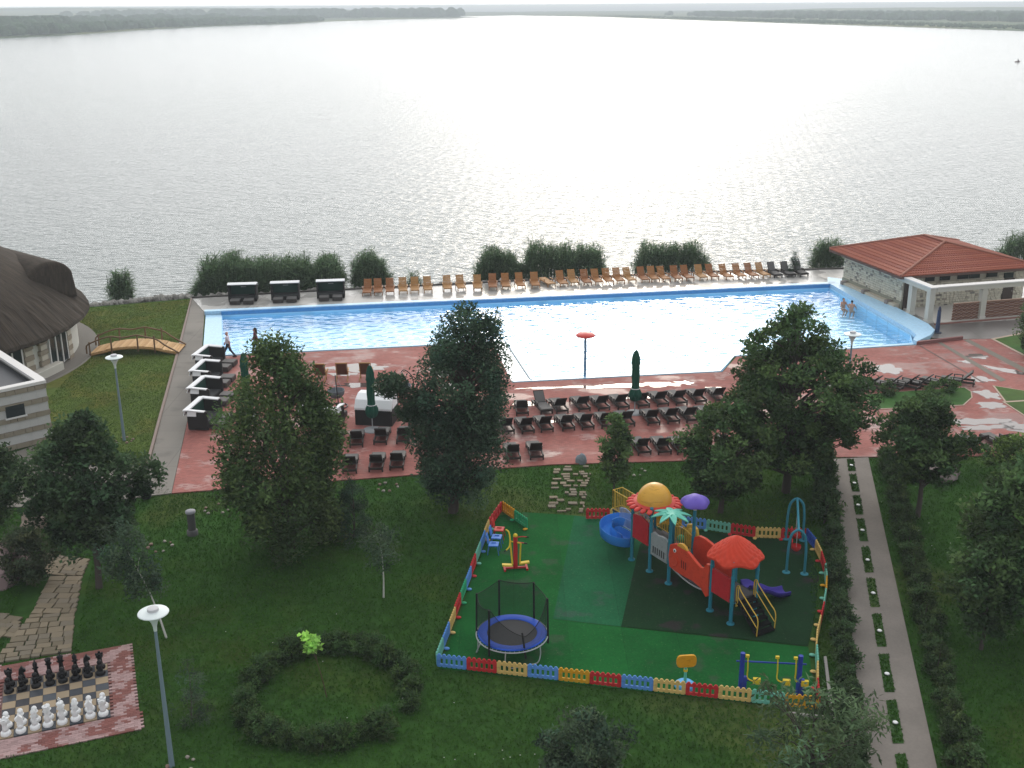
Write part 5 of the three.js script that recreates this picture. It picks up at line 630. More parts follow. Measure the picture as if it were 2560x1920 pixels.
function person(label, pos, turn, o) {   // faces local +z; stride along z
  const t = thing('person', label, 'person', pos, turn), st = o.stride ?? 0.3, hip = [0, 0.92, 0], L = 1, m = [];
  const fl = [0.09, 0.06, st], fr = [-0.09, 0.08, -st * 1.1], kl = [0.1, 0.5, st * 0.62], kr = [-0.1, 0.48, -st * 0.3], hl = [0.09, 0.9, 0], hr = [-0.09, 0.9, 0], sl = [0.19, 1.42, 0.02], sr = [-0.19, 1.42, 0.02], el = [0.24, 1.14, -0.12], er = [-0.24, 1.14, 0.1], wl = [0.25, 0.9, -0.16], wr = [-0.25, 0.92, 0.26]; void L; void m;
  const foot = (f, d) => [[f[0], 0.035, f[2] - 0.05], [f[0], 0.03, f[2] + 0.13 * d], 0.042, 0.034], fingers = (w, s) => [-0.03, -0.01, 0.01, 0.03].map((q, i) => [[w[0] + s * 0.01, w[1] - 0.07, w[2] + q * 0.8], [w[0] - s * 0.012, w[1] - 0.145 + 0.014 * Math.abs(i - 1.3), w[2] + q + 0.012], 0.0095, 0.008]).concat([[[w[0], w[1] - 0.03, w[2] + 0.03], [w[0] - s * 0.015, w[1] - 0.095, w[2] + 0.06], 0.011, 0.009]]);
  const head = [[[0, 1.46, 0.01], [0, 1.56, 0.03], 0.055, 0.05], [[0, 1.63, 0.03], [0, 1.67, 0.02], 0.088, 0.092], [[0, 1.58, 0.07], [0, 1.62, 0.08], 0.05, 0.05], [[0, 1.62, 0.12], [0, 1.615, 0.135], 0.016, 0.013], [[0.092, 1.63, 0.02], [0.092, 1.65, 0.015], 0.014, 0.014], [[-0.092, 1.63, 0.02], [-0.092, 1.65, 0.015], 0.014, 0.014]];
  const torso = [[[0, 0.95, 0], [0, 1.12, 0.01], 0.13, 0.125], [[0.03, 1.1, 0.01], [0.09, 1.34, 0.02], 0.12, 0.1], [[-0.03, 1.1, 0.01], [-0.09, 1.34, 0.02], 0.12, 0.1], [sl, sr, 0.065, 0.065]];
  const legs = [[hl, kl, 0.088, 0.058], [kl, fl, 0.055, 0.036], [hr, kr, 0.088, 0.058], [kr, fr, 0.055, 0.036]], arms = [[sl, el, 0.05, 0.04], [el, wl, 0.038, 0.028], [sr, er, 0.05, 0.04], [er, wr, 0.038, 0.028]];
  const palm = (w) => [[w[0], w[1] - 0.02, w[2]], [w[0], w[1] - 0.07, w[2] + 0.005], 0.028, 0.03];
  const all = [...legs, ...arms, ...torso, foot(fl, 1), foot(fr, 1), palm(wl), palm(wr), ...head.slice(0, 1)], sk = o.skin ?? [0.42, 0.25, 0.18];
  const body = new MB().add(field(all, [-0.5, -0.05, -0.55], [0.5, 1.6, 0.55], 0.018, 0.02)).add(field(head, [-0.16, 1.4, -0.12], [0.16, 1.8, 0.2], 0.007, 0.012)).add(field([palm(wl), ...fingers(wl, 1)], [wl[0] - 0.09, wl[1] - 0.17, wl[2] - 0.08], [wl[0] + 0.09, wl[1] + 0.02, wl[2] + 0.1], 0.004, 0.004)).add(field([palm(wr), ...fingers(wr, -1)], [wr[0] - 0.09, wr[1] - 0.17, wr[2] - 0.08], [wr[0] + 0.09, wr[1] + 0.02, wr[2] + 0.1], 0.004, 0.004)); body.build('body', M(...sk, { roughness: 0.55 }), t);
  const fat = (b, k) => b.map(([p, q, ra, rb]) => [p, q, ra + k, rb + k]); const sleeve = (a, b, f, ra, rb) => [a, [lerp(a[0], b[0], f), lerp(a[1], b[1], f), lerp(a[2], b[2], f)], ra, rb];
  new MB().add(field([...fat(torso, 0.016), sleeve(sl, el, 0.7, 0.07, 0.066), sleeve(sr, er, 0.7, 0.07, 0.066), [[0, 0.86, 0], [0, 1.0, 0], 0.135, 0.14]], [-0.42, 0.7, -0.4], [0.42, 1.56, 0.4], 0.014, 0.02)).build(o.topName ?? 'shirt', M(...o.top), t);
  new MB().add(field([...fat(legs, 0.014).map(([p, q, a, b], i) => i & 1 ? sleeve(p, q, 0.94, a, b + 0.016) : [p, q, a, b]), [hl, hr, 0.11, 0.11]], [-0.4, 0, -0.55], [0.4, 1.08, 0.55], 0.014, 0.02)).build('trousers', M(...o.legs), t);
  for (const f of [fl, fr]) new MB().add(field([[[f[0], 0.045, f[2] - 0.06], [f[0], 0.035, f[2] + 0.15], 0.05, 0.042]], [f[0] - 0.12, -0.05, f[2] - 0.15], [f[0] + 0.12, 0.2, f[2] + 0.25], 0.012, 0.01)).build('shoe', M(...(o.shoe ?? [0.02, 0.02, 0.025])), t);
  if (o.hair) new MB().add(field(o.long ? [[[0, 1.68, 0.005], [0, 1.7, -0.01], 0.1, 0.1], [[0, 1.66, -0.05], [0, 1.4, -0.09], 0.085, 0.06]] : [[[0, 1.685, 0.0], [0, 1.69, -0.02], 0.092, 0.09]], [-0.2, 1.3, -0.22], [0.2, 1.84, 0.18], 0.01, 0.02)).build('hair', M(...o.hair), t);
  for (const x of [-0.033, 0.033]) new MB().sph(x, 1.655, 0.105, 0.012).build('eye', M(0.03, 0.02, 0.02, { roughness: 0.2 }), t);
  return t;
}
person('bald man in a white T-shirt and dark trousers striding left beside the pool', [-18.75, Y0, -71.1], -Math.PI / 2 + 0.1, { top: [0.62, 0.58, 0.66], legs: [0.03, 0.035, 0.05], stride: 0.36, skin: [0.45, 0.25, 0.19] });
person('long haired woman in a dark red top walking beside the pool', [-17.1, Y0, -71.95], -Math.PI / 2 + 0.2, { top: [0.11, 0.03, 0.05], legs: [0.02, 0.03, 0.05], stride: 0.26, hair: [0.03, 0.018, 0.014], long: true, skin: [0.4, 0.23, 0.17], topName: 'blouse' });
{ // two bathers standing in the water
  const bather = (label, x, z, turn) => { const t = thing('person', label, 'person', [x, -1.17, z], turn), sh = 1.2; void sh; const b = [[[0, 0.7, 0], [0, 0.9, 0], 0.12, 0.13], [[0.04, 0.85, 0], [0.1, 1.16, 0.02], 0.115, 0.1], [[-0.04, 0.85, 0], [-0.1, 1.16, 0.02], 0.115, 0.1], [[-0.19, 1.22, 0], [0.19, 1.22, 0], 0.06, 0.06], [[0.19, 1.22, 0], [0.32, 1.0, 0.12], 0.05, 0.042], [[-0.19, 1.22, 0], [-0.32, 1.0, 0.12], 0.05, 0.042], [[0.32, 1.0, 0.12], [0.3, 0.84, 0.34], 0.04, 0.03], [[-0.32, 1.0, 0.12], [-0.3, 0.84, 0.34], 0.04, 0.03], [[0.09, 0.7, 0], [0.14, 0.58, 0.36], 0.09, 0.06], [[-0.09, 0.7, 0], [-0.14, 0.58, 0.36], 0.09, 0.06], [[0.14, 0.58, 0.36], [0.12, 0.16, 0.2], 0.06, 0.04], [[-0.14, 0.58, 0.36], [-0.12, 0.16, 0.2], 0.06, 0.04], [[0, 1.24, 0], [0, 1.36, 0.02], 0.055, 0.05], [[0, 1.43, 0.03], [0, 1.47, 0.02], 0.088, 0.092], [[0, 1.38, 0.07], [0, 1.42, 0.08], 0.05, 0.05], [[0, 1.42, 0.12], [0, 1.41, 0.135], 0.016, 0.013]]; mesh('body', field(b, [-0.5, -0.2, -0.3], [0.5, 1.62, 0.5], 0.02, 0.02), M(0.48, 0.27, 0.19, { roughness: 0.5 }), t); mesh('hair', field([[[0, 1.485, 0], [0, 1.49, -0.02], 0.092, 0.092]], [-0.2, 1.3, -0.2], [0.2, 1.7, 0.2], 0.012, 0.02), M(0.02, 0.015, 0.012), t); };
  bather('dark haired bather standing in the pool nearer the far wall', 25.8, -84.6, 0.4); bather('dark haired bather standing in the pool in front of the other one', 26.25, -83.9, 2.6);
}
// ---------------------------------------------------------------- playground
const scuff = tex(256, (u, v) => { const n = fbm(u, v, 5, 5), s = smooth(0.66, 0.74, fbm(v, u * 0.5, 20, 3)), k = 0.82 + 0.3 * n - 0.18 * s; return [k, k, k]; }, true, 1);
const plast = (r, g, b) => M(r * 1.05, g * 1.05, b * 1.05, { roughness: 0.55, specularIntensity: 0.35, map: scuff });
const PC = { blue: plast(0.1, 0.26, 0.62), red: plast(0.48, 0.028, 0.032), cream: plast(0.62, 0.43, 0.15), gold: plast(0.6, 0.3, 0.018), teal: plast(0.16, 0.46, 0.36), green: plast(0.03, 0.34, 0.16), navy: plast(0.03, 0.09, 0.4) };
{ // picket fence panels
  const W = 1.04, pick = 6, s = new THREE.Shape(), pw = W / pick; s.moveTo(0, 0.03);
  for (let i = 0; i < pick; i++) { const x = i * pw; s.lineTo(x + 0.02, 0.03); s.lineTo(x + 0.03, 0); s.lineTo(x + pw - 0.03, 0); s.lineTo(x + pw - 0.02, 0.03); } s.lineTo(W, 0.03); s.lineTo(W, 0.44);
  for (let i = pick - 1; i >= 0; i--) { const x = i * pw; s.lineTo(x + pw - 0.02, 0.44); s.lineTo(x + pw - 0.03, 0.48); s.quadraticCurveTo(x + pw * 0.5, 0.56, x + 0.03, 0.48); s.lineTo(x + 0.02, 0.44); } s.lineTo(0, 0.44);
  for (let i = 0; i < pick - 1; i++) { const x = (i + 1) * pw, h = new THREE.Path(); h.moveTo(x - 0.045, 0.13); h.lineTo(x - 0.045, 0.34); h.lineTo(x + 0.045, 0.34); h.lineTo(x + 0.045, 0.13); h.closePath(); s.holes.push(h); }
  const pg = new THREE.ExtrudeGeometry(s, { depth: 0.04, bevelEnabled: true, bevelSize: 0.01, bevelThickness: 0.01, bevelOffset: -0.01, bevelSegments: 1, curveSegments: 4 }).translate(-W / 2, 0.03, -0.02), fg = new THREE.SphereGeometry(0.09, 10, 6).scale(1, 0.55, 1.3);
  const names = { cream: 'cream yellow', gold: 'golden yellow', teal: 'pale teal', navy: 'deep blue' };
  const run = (pts, cols, where, inward) => { // pts polyline, one panel per colour
    const seg = []; let tot = 0; for (let i = 0; i < pts.length - 1; i++) { const l = Math.hypot(pts[i + 1][0] - pts[i][0], pts[i + 1][1] - pts[i][1]); seg.push(l); tot += l; }
    const at = (d) => { let i = 0; while (i < seg.length - 1 && d > seg[i]) d -= seg[i++]; const f = d / seg[i]; return [lerp(pts[i][0], pts[i + 1][0], f), lerp(pts[i][1], pts[i + 1][1], f)]; };
    cols.forEach((c, i) => { const a = at(tot * i / cols.length), b = at(tot * (i + 1) / cols.length), dx = b[0] - a[0], dz = b[1] - a[1], l = Math.hypot(dx, dz); if (!c) return;
      const t = thing('picket_panel', `${names[c] ?? c} plastic picket panel, ${where(i)}`, 'fence panel', [(a[0] + b[0]) / 2, 0.01, (a[1] + b[1]) / 2], -Math.atan2(dz, dx), 'plastic picket panels round the playground'); const m = mesh('panel', pg, PC[c], t); m.scale.x = l / W * 0.995; m.rotation.x = (i % 3 - 1) * 0.02;
      const f = mesh('foot', fg, PC[cols[(i + 1) % cols.length] || c], t); f.position.set(l / 2, 0.05, inward * 0.12); });
  };
  run([[-2.7, -34.2], [10.0, -31.5]], ['blue', 'red', 'cream', 'blue', 'gold', 'red', 'blue', 'cream', 'red', 'cream', 'teal', 'gold'], (i) => i === 0 ? 'at the left end of the front fence' : i === 11 ? 'at the right end of the front fence' : `${ORD[i]} from the left in the front fence`, -1);
  run([[-2.7, -34.25], [-1.05, -45.1]], ['teal', 'blue', 'cream', 'red', 'green', 'blue', 'red', 'teal', 'blue', 'cream'], (i) => i === 0 ? 'next to the front corner in the left fence' : `${ORD[i]} from the front corner in the left fence`, 1);
  run([[-1.05, -45.1], [-0.5, -47.0]], ['red'], () => 'slanting to the far left corner of the fence', 1);
  run([[-0.5, -47.0], [0.65, -45.1]], ['gold', 'green'], (i) => i ? 'beside the open entrance of the playground' : 'turned inwards at the far left corner', 1);
  run([[3.3, -46.1], [4.37, -46.08], [6.4, -45.6], [7.5, -45.25], [8.5, -44.95], [9.57, -44.5], [10.6, -44.1], [11.65, -44.0], [12.7, -44.0]], ['red', 'cream', 'gold', 'gold', 'blue', 'teal', 'red', 'cream', 'red'], (i) => i === 0 ? 'first of the back fence right of the entrance' : i === 8 ? 'last of the back fence, behind the swing' : `${ORD[i]} from the entrance in the back fence`, 1);
  run([[12.72, -44], [12.85, -42.9], [12.8, -41.55], [12.62, -40.4], [12.28, -39.05], [11.75, -37.55], [11.2, -36.15], [10.82, -35.1], [10.62, -34.05], [10.3, -32.9], [10.05, -31.6]], ['navy', 'cream', 'red', 'teal', 'gold', 'teal', 'red', 'cream', 'cream', 'teal', 'cream', 'red'], (i) => i === 0 ? 'behind the swing in the right fence' : i === 11 ? 'at the front corner of the right fence' : `${ORD[i]} from the swing corner in the right fence`, 1);
}
{ // big climbing frame. local x runs along the row of posts towards the viewer, local -z to the back row
  const t = thing('climbing_frame', 'big climbing frame with a sun roof, red shell roof, fish bridge and slides', 'climbing frame', [4.96, 0.02, -42.16], -1.0227);
  const post = plast(0.022, 0.19, 0.27), X = [0, 1.21, 2.43, 4.93, 6.09], H = [2.65, 2.85, 3.0, 2.6, 2.6];
  X.forEach((x, i) => { for (const z of [0, -1.2]) { const h = z ? (i === 2 ? 3.0 : H[i] > 2.7 ? 2.7 : H[i]) : H[i], p = new MB().cyl(x, 0, z, 0.072, 0.072, h, 14).build('post', post, t); new MB().lathe([[0.15, 0], [0.15, 0.04], [0.08, 0.06]], 16, x, 0, z).build('foot', post, p); for (const y of [0.95, 1.9]) new MB().cyl(x, y, z, 0.085, 0.085, 0.07, 14).build('clamp', post, p); } });
  const deckM = M(0.06, 0.06, 0.065, { roughness: 0.8 });
  for (const [x0, x1, y] of [[0, 1.21, 1.2], [1.21, 2.43, 0.95], [4.93, 6.09, 0.95]]) new MB().box((x0 + x1) / 2, y - 0.05, -0.6, x1 - x0, 0.08, 1.16).build('platform', deckM, t);
  // red panels
  const red = plast(0.42, 0.02, 0.026), orange = plast(0.56, 0.055, 0.025), grey = plast(0.27, 0.29, 0.3);
  const pan = (name, pts, x0, mat, z = 0.02, d = 0.07) => mesh(name, new THREE.ExtrudeGeometry(new THREE.Shape(pts.map((p) => new THREE.Vector2(...p))), { depth: d, bevelEnabled: true, bevelSize: 0.025, bevelThickness: 0.02, bevelOffset: -0.02, bevelSegments: 2 }).translate(x0, 0, z - d / 2), mat, t);
  const arc = []; for (let i = 0; i <= 10; i++) arc.push([0.1 + 1.0 * i / 10, 2.06 + 0.2 * Math.sin(Math.PI * (0.15 + 0.7 * i / 10)) - 0.08 * i / 10]); pan('red_panel', [[0.1, 1.12], ...arc, [1.1, 1.12]], 0, red);
  pan('red_panel', [[0.08, 0.88], [0.08, 1.86], [1.08, 1.86], [1.08, 0.88]], 4.93, red);
  const gp = pan('grey_panel', [[0.1, 0.86], [0.1, 1.78], [0.25, 1.9], [0.5, 1.84], [0.75, 1.9], [1.0, 1.9], [1.12, 1.8], [1.12, 0.86]], 1.21, grey); for (let i = 0; i < 6; i++) new MB().box(1.21 + 0.28 + i * 0.135, 1.15, 0.082, 0.055, 0.3 - 0.02 * (i % 2), 0.02).build('slot', M(0.05, 0.05, 0.05), gp);
  // fish bridge: two fish shaped side walls and a sagging gangway
  const fish = [[0.1, 0.85], [0.03, 1.3], [0.1, 1.8], [0.35, 1.95], [0.7, 1.98], [1.2, 1.9], [1.6, 1.72], [1.92, 1.6], [2.1, 1.66], [2.25, 1.9], [2.4, 1.92], [2.44, 1.7], [2.38, 1.4], [2.4, 1.05], [2.43, 0.62], [2.3, 0.52], [2.0, 0.76], [1.5, 0.84], [1.0, 0.8], [0.5, 0.8]];
  for (const z of [0.02, -1.22]) { const f = pan('fish_panel', fish, 2.43, orange, z, 0.1), s = z > -1 ? 0.085 : 0.09; void s;
    if (z > -1) { const e = new MB().add(new THREE.CylinderGeometry(0.075, 0.075, 0.04, 16).rotateX(Math.PI / 2).translate(2.43 + 0.42, 1.68, 0.1)).build('eye', M(0.75, 0.75, 0.75), f); void e; new MB().add(new THREE.CylinderGeometry(0.035, 0.035, 0.03, 12).rotateX(Math.PI / 2).translate(2.43 + 0.44, 1.68, 0.125)).build('pupil', M(0.01, 0.01, 0.015), f); for (let i = 0; i < 3; i++) new MB().box(2.43 + 0.85 + i * 0.12, 1.28, 0.09, 0.05, 0.32, 0.02, 0, 0, 0.05).build('slot', M(0.12, 0.012, 0.01), f); new MB().tube([[2.43 + 0.5, 1.55, 0.09], [2.43 + 0.62, 1.3, 0.1], [2.43 + 0.5, 1.05, 0.09], [2.43 + 0.3, 0.95, 0.09]], 0.025).build('gill', orange, f); new MB().ext([[0.5, 1.93], [0.62, 2.08], [0.82, 2.13], [1.02, 2.06], [1.12, 1.95]], 0.09, mat4(2.43, 0, -0.01), 0.01).build('fin', plast(0.6, 0.32, 0.05), f); } }
  const br = []; for (let i = 0; i <= 9; i++) { const x = 2.5 + i * 0.265; br.push([x, 0.78 - 0.2 * Math.sin(Math.PI * i / 9), -0.6]); } br.forEach(([x, y, z]) => new MB().box(x, y, z, 0.23, 0.05, 1.0).build('plank', deckM, t)); for (const z of [-0.08, -1.12]) new MB().tube(br.map(([x, y]) => [x, y - 0.05, z]), 0.03).build('beam', M(0.35, 0.36, 0.37), t);
  // sun flower roof
  const sx = 0.62, sz = -0.6, sy = 2.72; const dome = []; for (let i = 0; i <= 14; i++) { const a = i / 14 * 1.571; dome.push([0.72 * Math.sin(a) + 0.0005, 0.78 * Math.cos(a)]); } dome.push([0.74, -0.04], [0.7, -0.06]);
  const sunR = new MB().lathe(dome.reverse(), 36, sx, sy + 0.06, sz).build('sun_dome', plast(0.62, 0.34, 0.06), t); sunR.material.roughness = 0.3;
  new MB().lathe([[0.68, 0.03], [0.86, 0.0], [0.86, 0.07], [0.7, 0.1]], 36, sx, sy, sz).build('rim', plast(0.52, 0.05, 0.04), sunR);
  for (let i = 0; i < 22; i++) { const a = i / 22 * 6.283; mesh('petal', new THREE.SphereGeometry(1, 12, 8).scale(0.19, 0.075, 0.115).translate(0.98, 0.02, 0).rotateZ(-0.16).rotateY(a).translate(sx, sy + 0.12, sz), i & 1 ? plast(0.56, 0.055, 0.045) : plast(0.5, 0.045, 0.04), sunR); }
  // shell roof
  const sh = new THREE.SphereGeometry(1, 110, 32, 0, 6.2832, 0, 1.5708), sp = sh.attributes.position; for (let i = 0; i < sp.count; i++) { const x = sp.getX(i), y = sp.getY(i), z = sp.getZ(i), a = Math.atan2(z, x), r = Math.hypot(x, z), c6 = Math.cos(a * 6 - 0.4), e = 1 + 0.05 * c6 * r, bp = 0.042 * Math.sin(a * 20) * Math.sin(r * 22) * r; sp.setXYZ(i, x * 1.02 * e, (1 - Math.pow(r, 1.35)) * 0.74 + bp - 0.045 * r * r * (1 + c6), z * 1.02 * e); if (y < 0.01) sp.setY(i, -0.12 - 0.04 * c6); } sh.computeVertexNormals(); sh.translate(5.51, 2.52, -0.6);
  const shell = mesh('shell_roof', sh, plast(0.5, 0.042, 0.018), t); 
  // palm leaves on the third front post, mushroom on the third back post
  const teal = plast(0.14, 0.48, 0.38); for (let i = 0; i < 8; i++) { const s = new THREE.Shape(); s.moveTo(0.02, -0.05); s.quadraticCurveTo(0.35, -0.2, 0.78, 0); s.quadraticCurveTo(0.35, 0.2, 0.02, 0.05); const g = new THREE.ExtrudeGeometry(s, { depth: 0.03, bevelEnabled: true, bevelSize: 0.02, bevelThickness: 0.015, bevelSegments: 1, steps: 1, curveSegments: 8 }).rotateX(-Math.PI / 2), p = g.attributes.position; for (let k = 0; k < p.count; k++) { const x = p.getX(k); p.setY(k, p.getY(k) + 0.1 * x - 0.3 * x * x + 0.25 * Math.abs(p.getZ(k))); } g.computeVertexNormals(); mesh('palm_leaf', g.rotateY(i * 0.785 + 0.3).translate(2.43, 3.05, 0), teal, t); } new MB().sph(2.43, 3.06, 0, 0.09, 1, 0.6, 1).build('palm_hub', teal, t);
  const mb = new MB().cyl(2.43, 2.95, -1.2, 0.08, 0.08, 0.22, 12).build('mushroom_stem', M(0.5, 0.5, 0.55), t); { const g = new THREE.SphereGeometry(1, 28, 14), p = g.attributes.position; for (let i = 0; i < p.count; i++) { const x = p.getX(i), z = p.getZ(i), a = Math.atan2(z, x), y = p.getY(i); p.setXYZ(i, x * 0.56 * (1 + 0.08 * Math.cos(a * 5)), (y > 0 ? y * 0.36 : y * 0.1) , z * 0.56 * (1 + 0.08 * Math.cos(a * 5))); } g.computeVertexNormals(); mesh('mushroom_cap', g.translate(2.43, 3.22, -1.2), plast(0.13, 0.09, 0.42), mb); }
  // blue winding slide at the far end
  const chute = (path, w, depth, name, mat) => { const c = new THREE.CatmullRomCurve3(path.map((p) => V(...p))), n = 56, prof = [[-w / 2 - 0.05, depth], [-w / 2, depth * 1.02], [-w / 2 + 0.03, 0.08], [-w / 4, 0.0], [w / 4, 0.0], [w / 2 - 0.03, 0.08], [w / 2, depth * 1.02], [w / 2 + 0.05, depth], [w / 2 + 0.02, -0.02], [0, -0.05], [-w / 2 - 0.02, -0.02]], pos = [], idx = []; for (let i = 0; i <= n; i++) { const p = c.getPointAt(i / n), tg = c.getTangentAt(i / n), side = V(-tg.z, 0, tg.x).normalize(); for (const [a, b] of prof) pos.push(p.x + side.x * a, p.y + b, p.z + side.z * a); } const m = prof.length; for (let i = 0; i < n; i++) for (let j = 0; j < m; j++) { const a = i * m + j, b = i * m + (j + 1) % m; idx.push(a, b, b + m, a, b + m, a + m); } const g = new THREE.BufferGeometry(); g.setAttribute('position', new THREE.Float32BufferAttribute(pos, 3)); g.setIndex(idx); g.computeVertexNormals(); const ms = mesh(name, g, mat, t); ms.material.side = THREE.DoubleSide; return ms; };
  chute([[0.05, 1.24, -0.38], [-0.6, 1.28, -0.28], [-1.12, 1.2, -0.08], [-1.3, 1.05, 0.3], [-1.0, 0.88, 0.6], [-0.5, 0.72, 0.5], [-0.35, 0.56, 0.08], [-0.7, 0.4, -0.3], [-1.3, 0.28, -0.48], [-1.9, 0.2, -0.52], [-2.4, 0.19, -0.62]], 0.46, 0.38, 'blue_slide', plast(0.03, 0.2, 0.62));
  chute([[5.5, 0.95, -1.2], [5.5, 0.85, -1.6], [5.52, 0.6, -1.95], [5.54, 0.48, -2.25], [5.58, 0.25, -2.65], [5.6, 0.16, -2.95], [5.62, 0.13, -3.3]], 0.48, 0.17, 'purple_slide', plast(0.045, 0.03, 0.27));
  // stairs with yellow rails at the near end, and bar guards
  const yel = plast(0.58, 0.38, 0.06), st = new MB(); for (let i = 0; i < 6; i++) st.box(6.24 + i * 0.2, 0.86 - i * 0.155, -0.62, 0.24, 0.06, 0.84); for (const z of [-0.2, -1.04]) st.bar([6.12, 0.92, z], [7.3, 0.0, z], 0.05, 0.05, 4); st.build('stairs', M(0.008, 0.008, 0.009, { specularIntensity: 0.1, roughness: 0.9 }), t);
  for (const z of [-0.18, -1.06]) new MB().tube([[6.14, 0.7, z], [6.14, 1.55, z], [6.24, 1.62, z], [6.3, 1.5, z], [7.0, 0.98, z], [7.28, 0.76, z], [7.3, 0.03, z]], 0.022, 40).bar([6.2, 1.15, z], [7.28, 0.36, z], 0.018).bar([6.22, 1.55, z], [6.2, 0.75, z], 0.018).build('handrail', yel, t);
  const guard = (x0, z0, x1, z1, y0, y1, m, n, name, arch = 0.12) => { const g = new MB(), L = []; for (let i = 0; i <= n; i++) { const u = i / n, x = lerp(x0, x1, u), z = lerp(z0, z1, u), y = y1 + arch * Math.sin(Math.PI * u); g.bar([x, y0, z], [x, y, z], 0.014); L.push([x, y, z]); } g.tube(L, 0.02, 16).bar([x0, y0, z0], [x1, y0, z1], 0.02).build(name, m, t); };
  guard(-0.08, -0.02, -0.9, -0.02, 1.3, 2.0, plast(0.3, 0.38, 0.58), 10, 'bar_guard', 0.12); guard(-1.15, -0.75, -2.4, -0.75, 1.25, 2.1, yel, 12, 'bar_guard', 0); guard(-1.15, -1.25, -2.4, -1.25, 1.25, 2.1, yel, 12, 'bar_guard', 0); guard(-2.4, -0.75, -2.4, -1.25, 1.25, 2.1, yel, 4, 'bar_guard', 0); new MB().box(-1.2, 1.16, -1.0, 2.4, 0.08, 0.52).build('platform', deckM, t); for (const [x, z] of [[-2.36, -0.8], [-2.36, -1.2]]) new MB().cyl(x, 0, z, 0.05, 0.05, 1.2, 10).build('post', post, t); guard(0.08, -0.06, 1.14, -0.06, 1.3, 2.3, plast(0.22, 0.3, 0.52), 12, 'bar_guard', 0.1); guard(0.08, -1.2, 1.14, -1.2, 1.3, 2.1, yel, 10, 'bar_guard'); guard(1.3, -1.2, 2.35, -1.2, 1.0, 1.75, yel, 9, 'bar_guard');
  for (const x of [0.25, 0.95]) { const g = new MB(); g.bar([x, 1.25, -1.25], [x, 2.05, -1.25], 0.022).bar([x, 2.05, -1.25], [x - 0.1, 1.0, -2.4], 0.022).bar([x - 0.1, 1.0, -2.4], [x - 0.1, 0, -2.45], 0.022); for (let k = 1; k < 8; k++) g.bar([x - 0.012 * k, lerp(2.05, 1.0, k / 8), lerp(-1.25, -2.4, k / 8)], [x - 0.012 * k, lerp(1.2, 0.1, k / 8), lerp(-1.25, -2.4, k / 8)], 0.012); g.build('handrail', yel, t); } const s2 = new MB(); for (let i = 0; i < 6; i++) s2.box(0.58, 1.05 - i * 0.19, -1.38 - i * 0.2, 0.7, 0.05, 0.22); s2.build('stairs', deckM, t);
  // yellow figure board with a green ball at the back of the second platform
  const fb = new MB().add(new THREE.ExtrudeGeometry(new THREE.Shape([[-0.3, 0], [-0.22, 0.35], [-0.34, 0.6], [-0.25, 0.9], [0, 1.0], [0.25, 0.9], [0.34, 0.6], [0.22, 0.35], [0.3, 0]].map((p) => new THREE.Vector2(...p))), { depth: 0.08, bevelEnabled: true, bevelSize: 0.04, bevelThickness: 0.03, bevelSegments: 2 }), mat4(1.95, 1.0, -1.6)).build('yellow_board', yel, t); new MB().sph(1.95, 1.68, -1.48, 0.2, 1, 1, 0.5).build('knob', yel, fb); new MB().sph(1.5, 1.25, -1.35, 0.17).build('green_ball', plast(0.05, 0.4, 0.2), t);
}
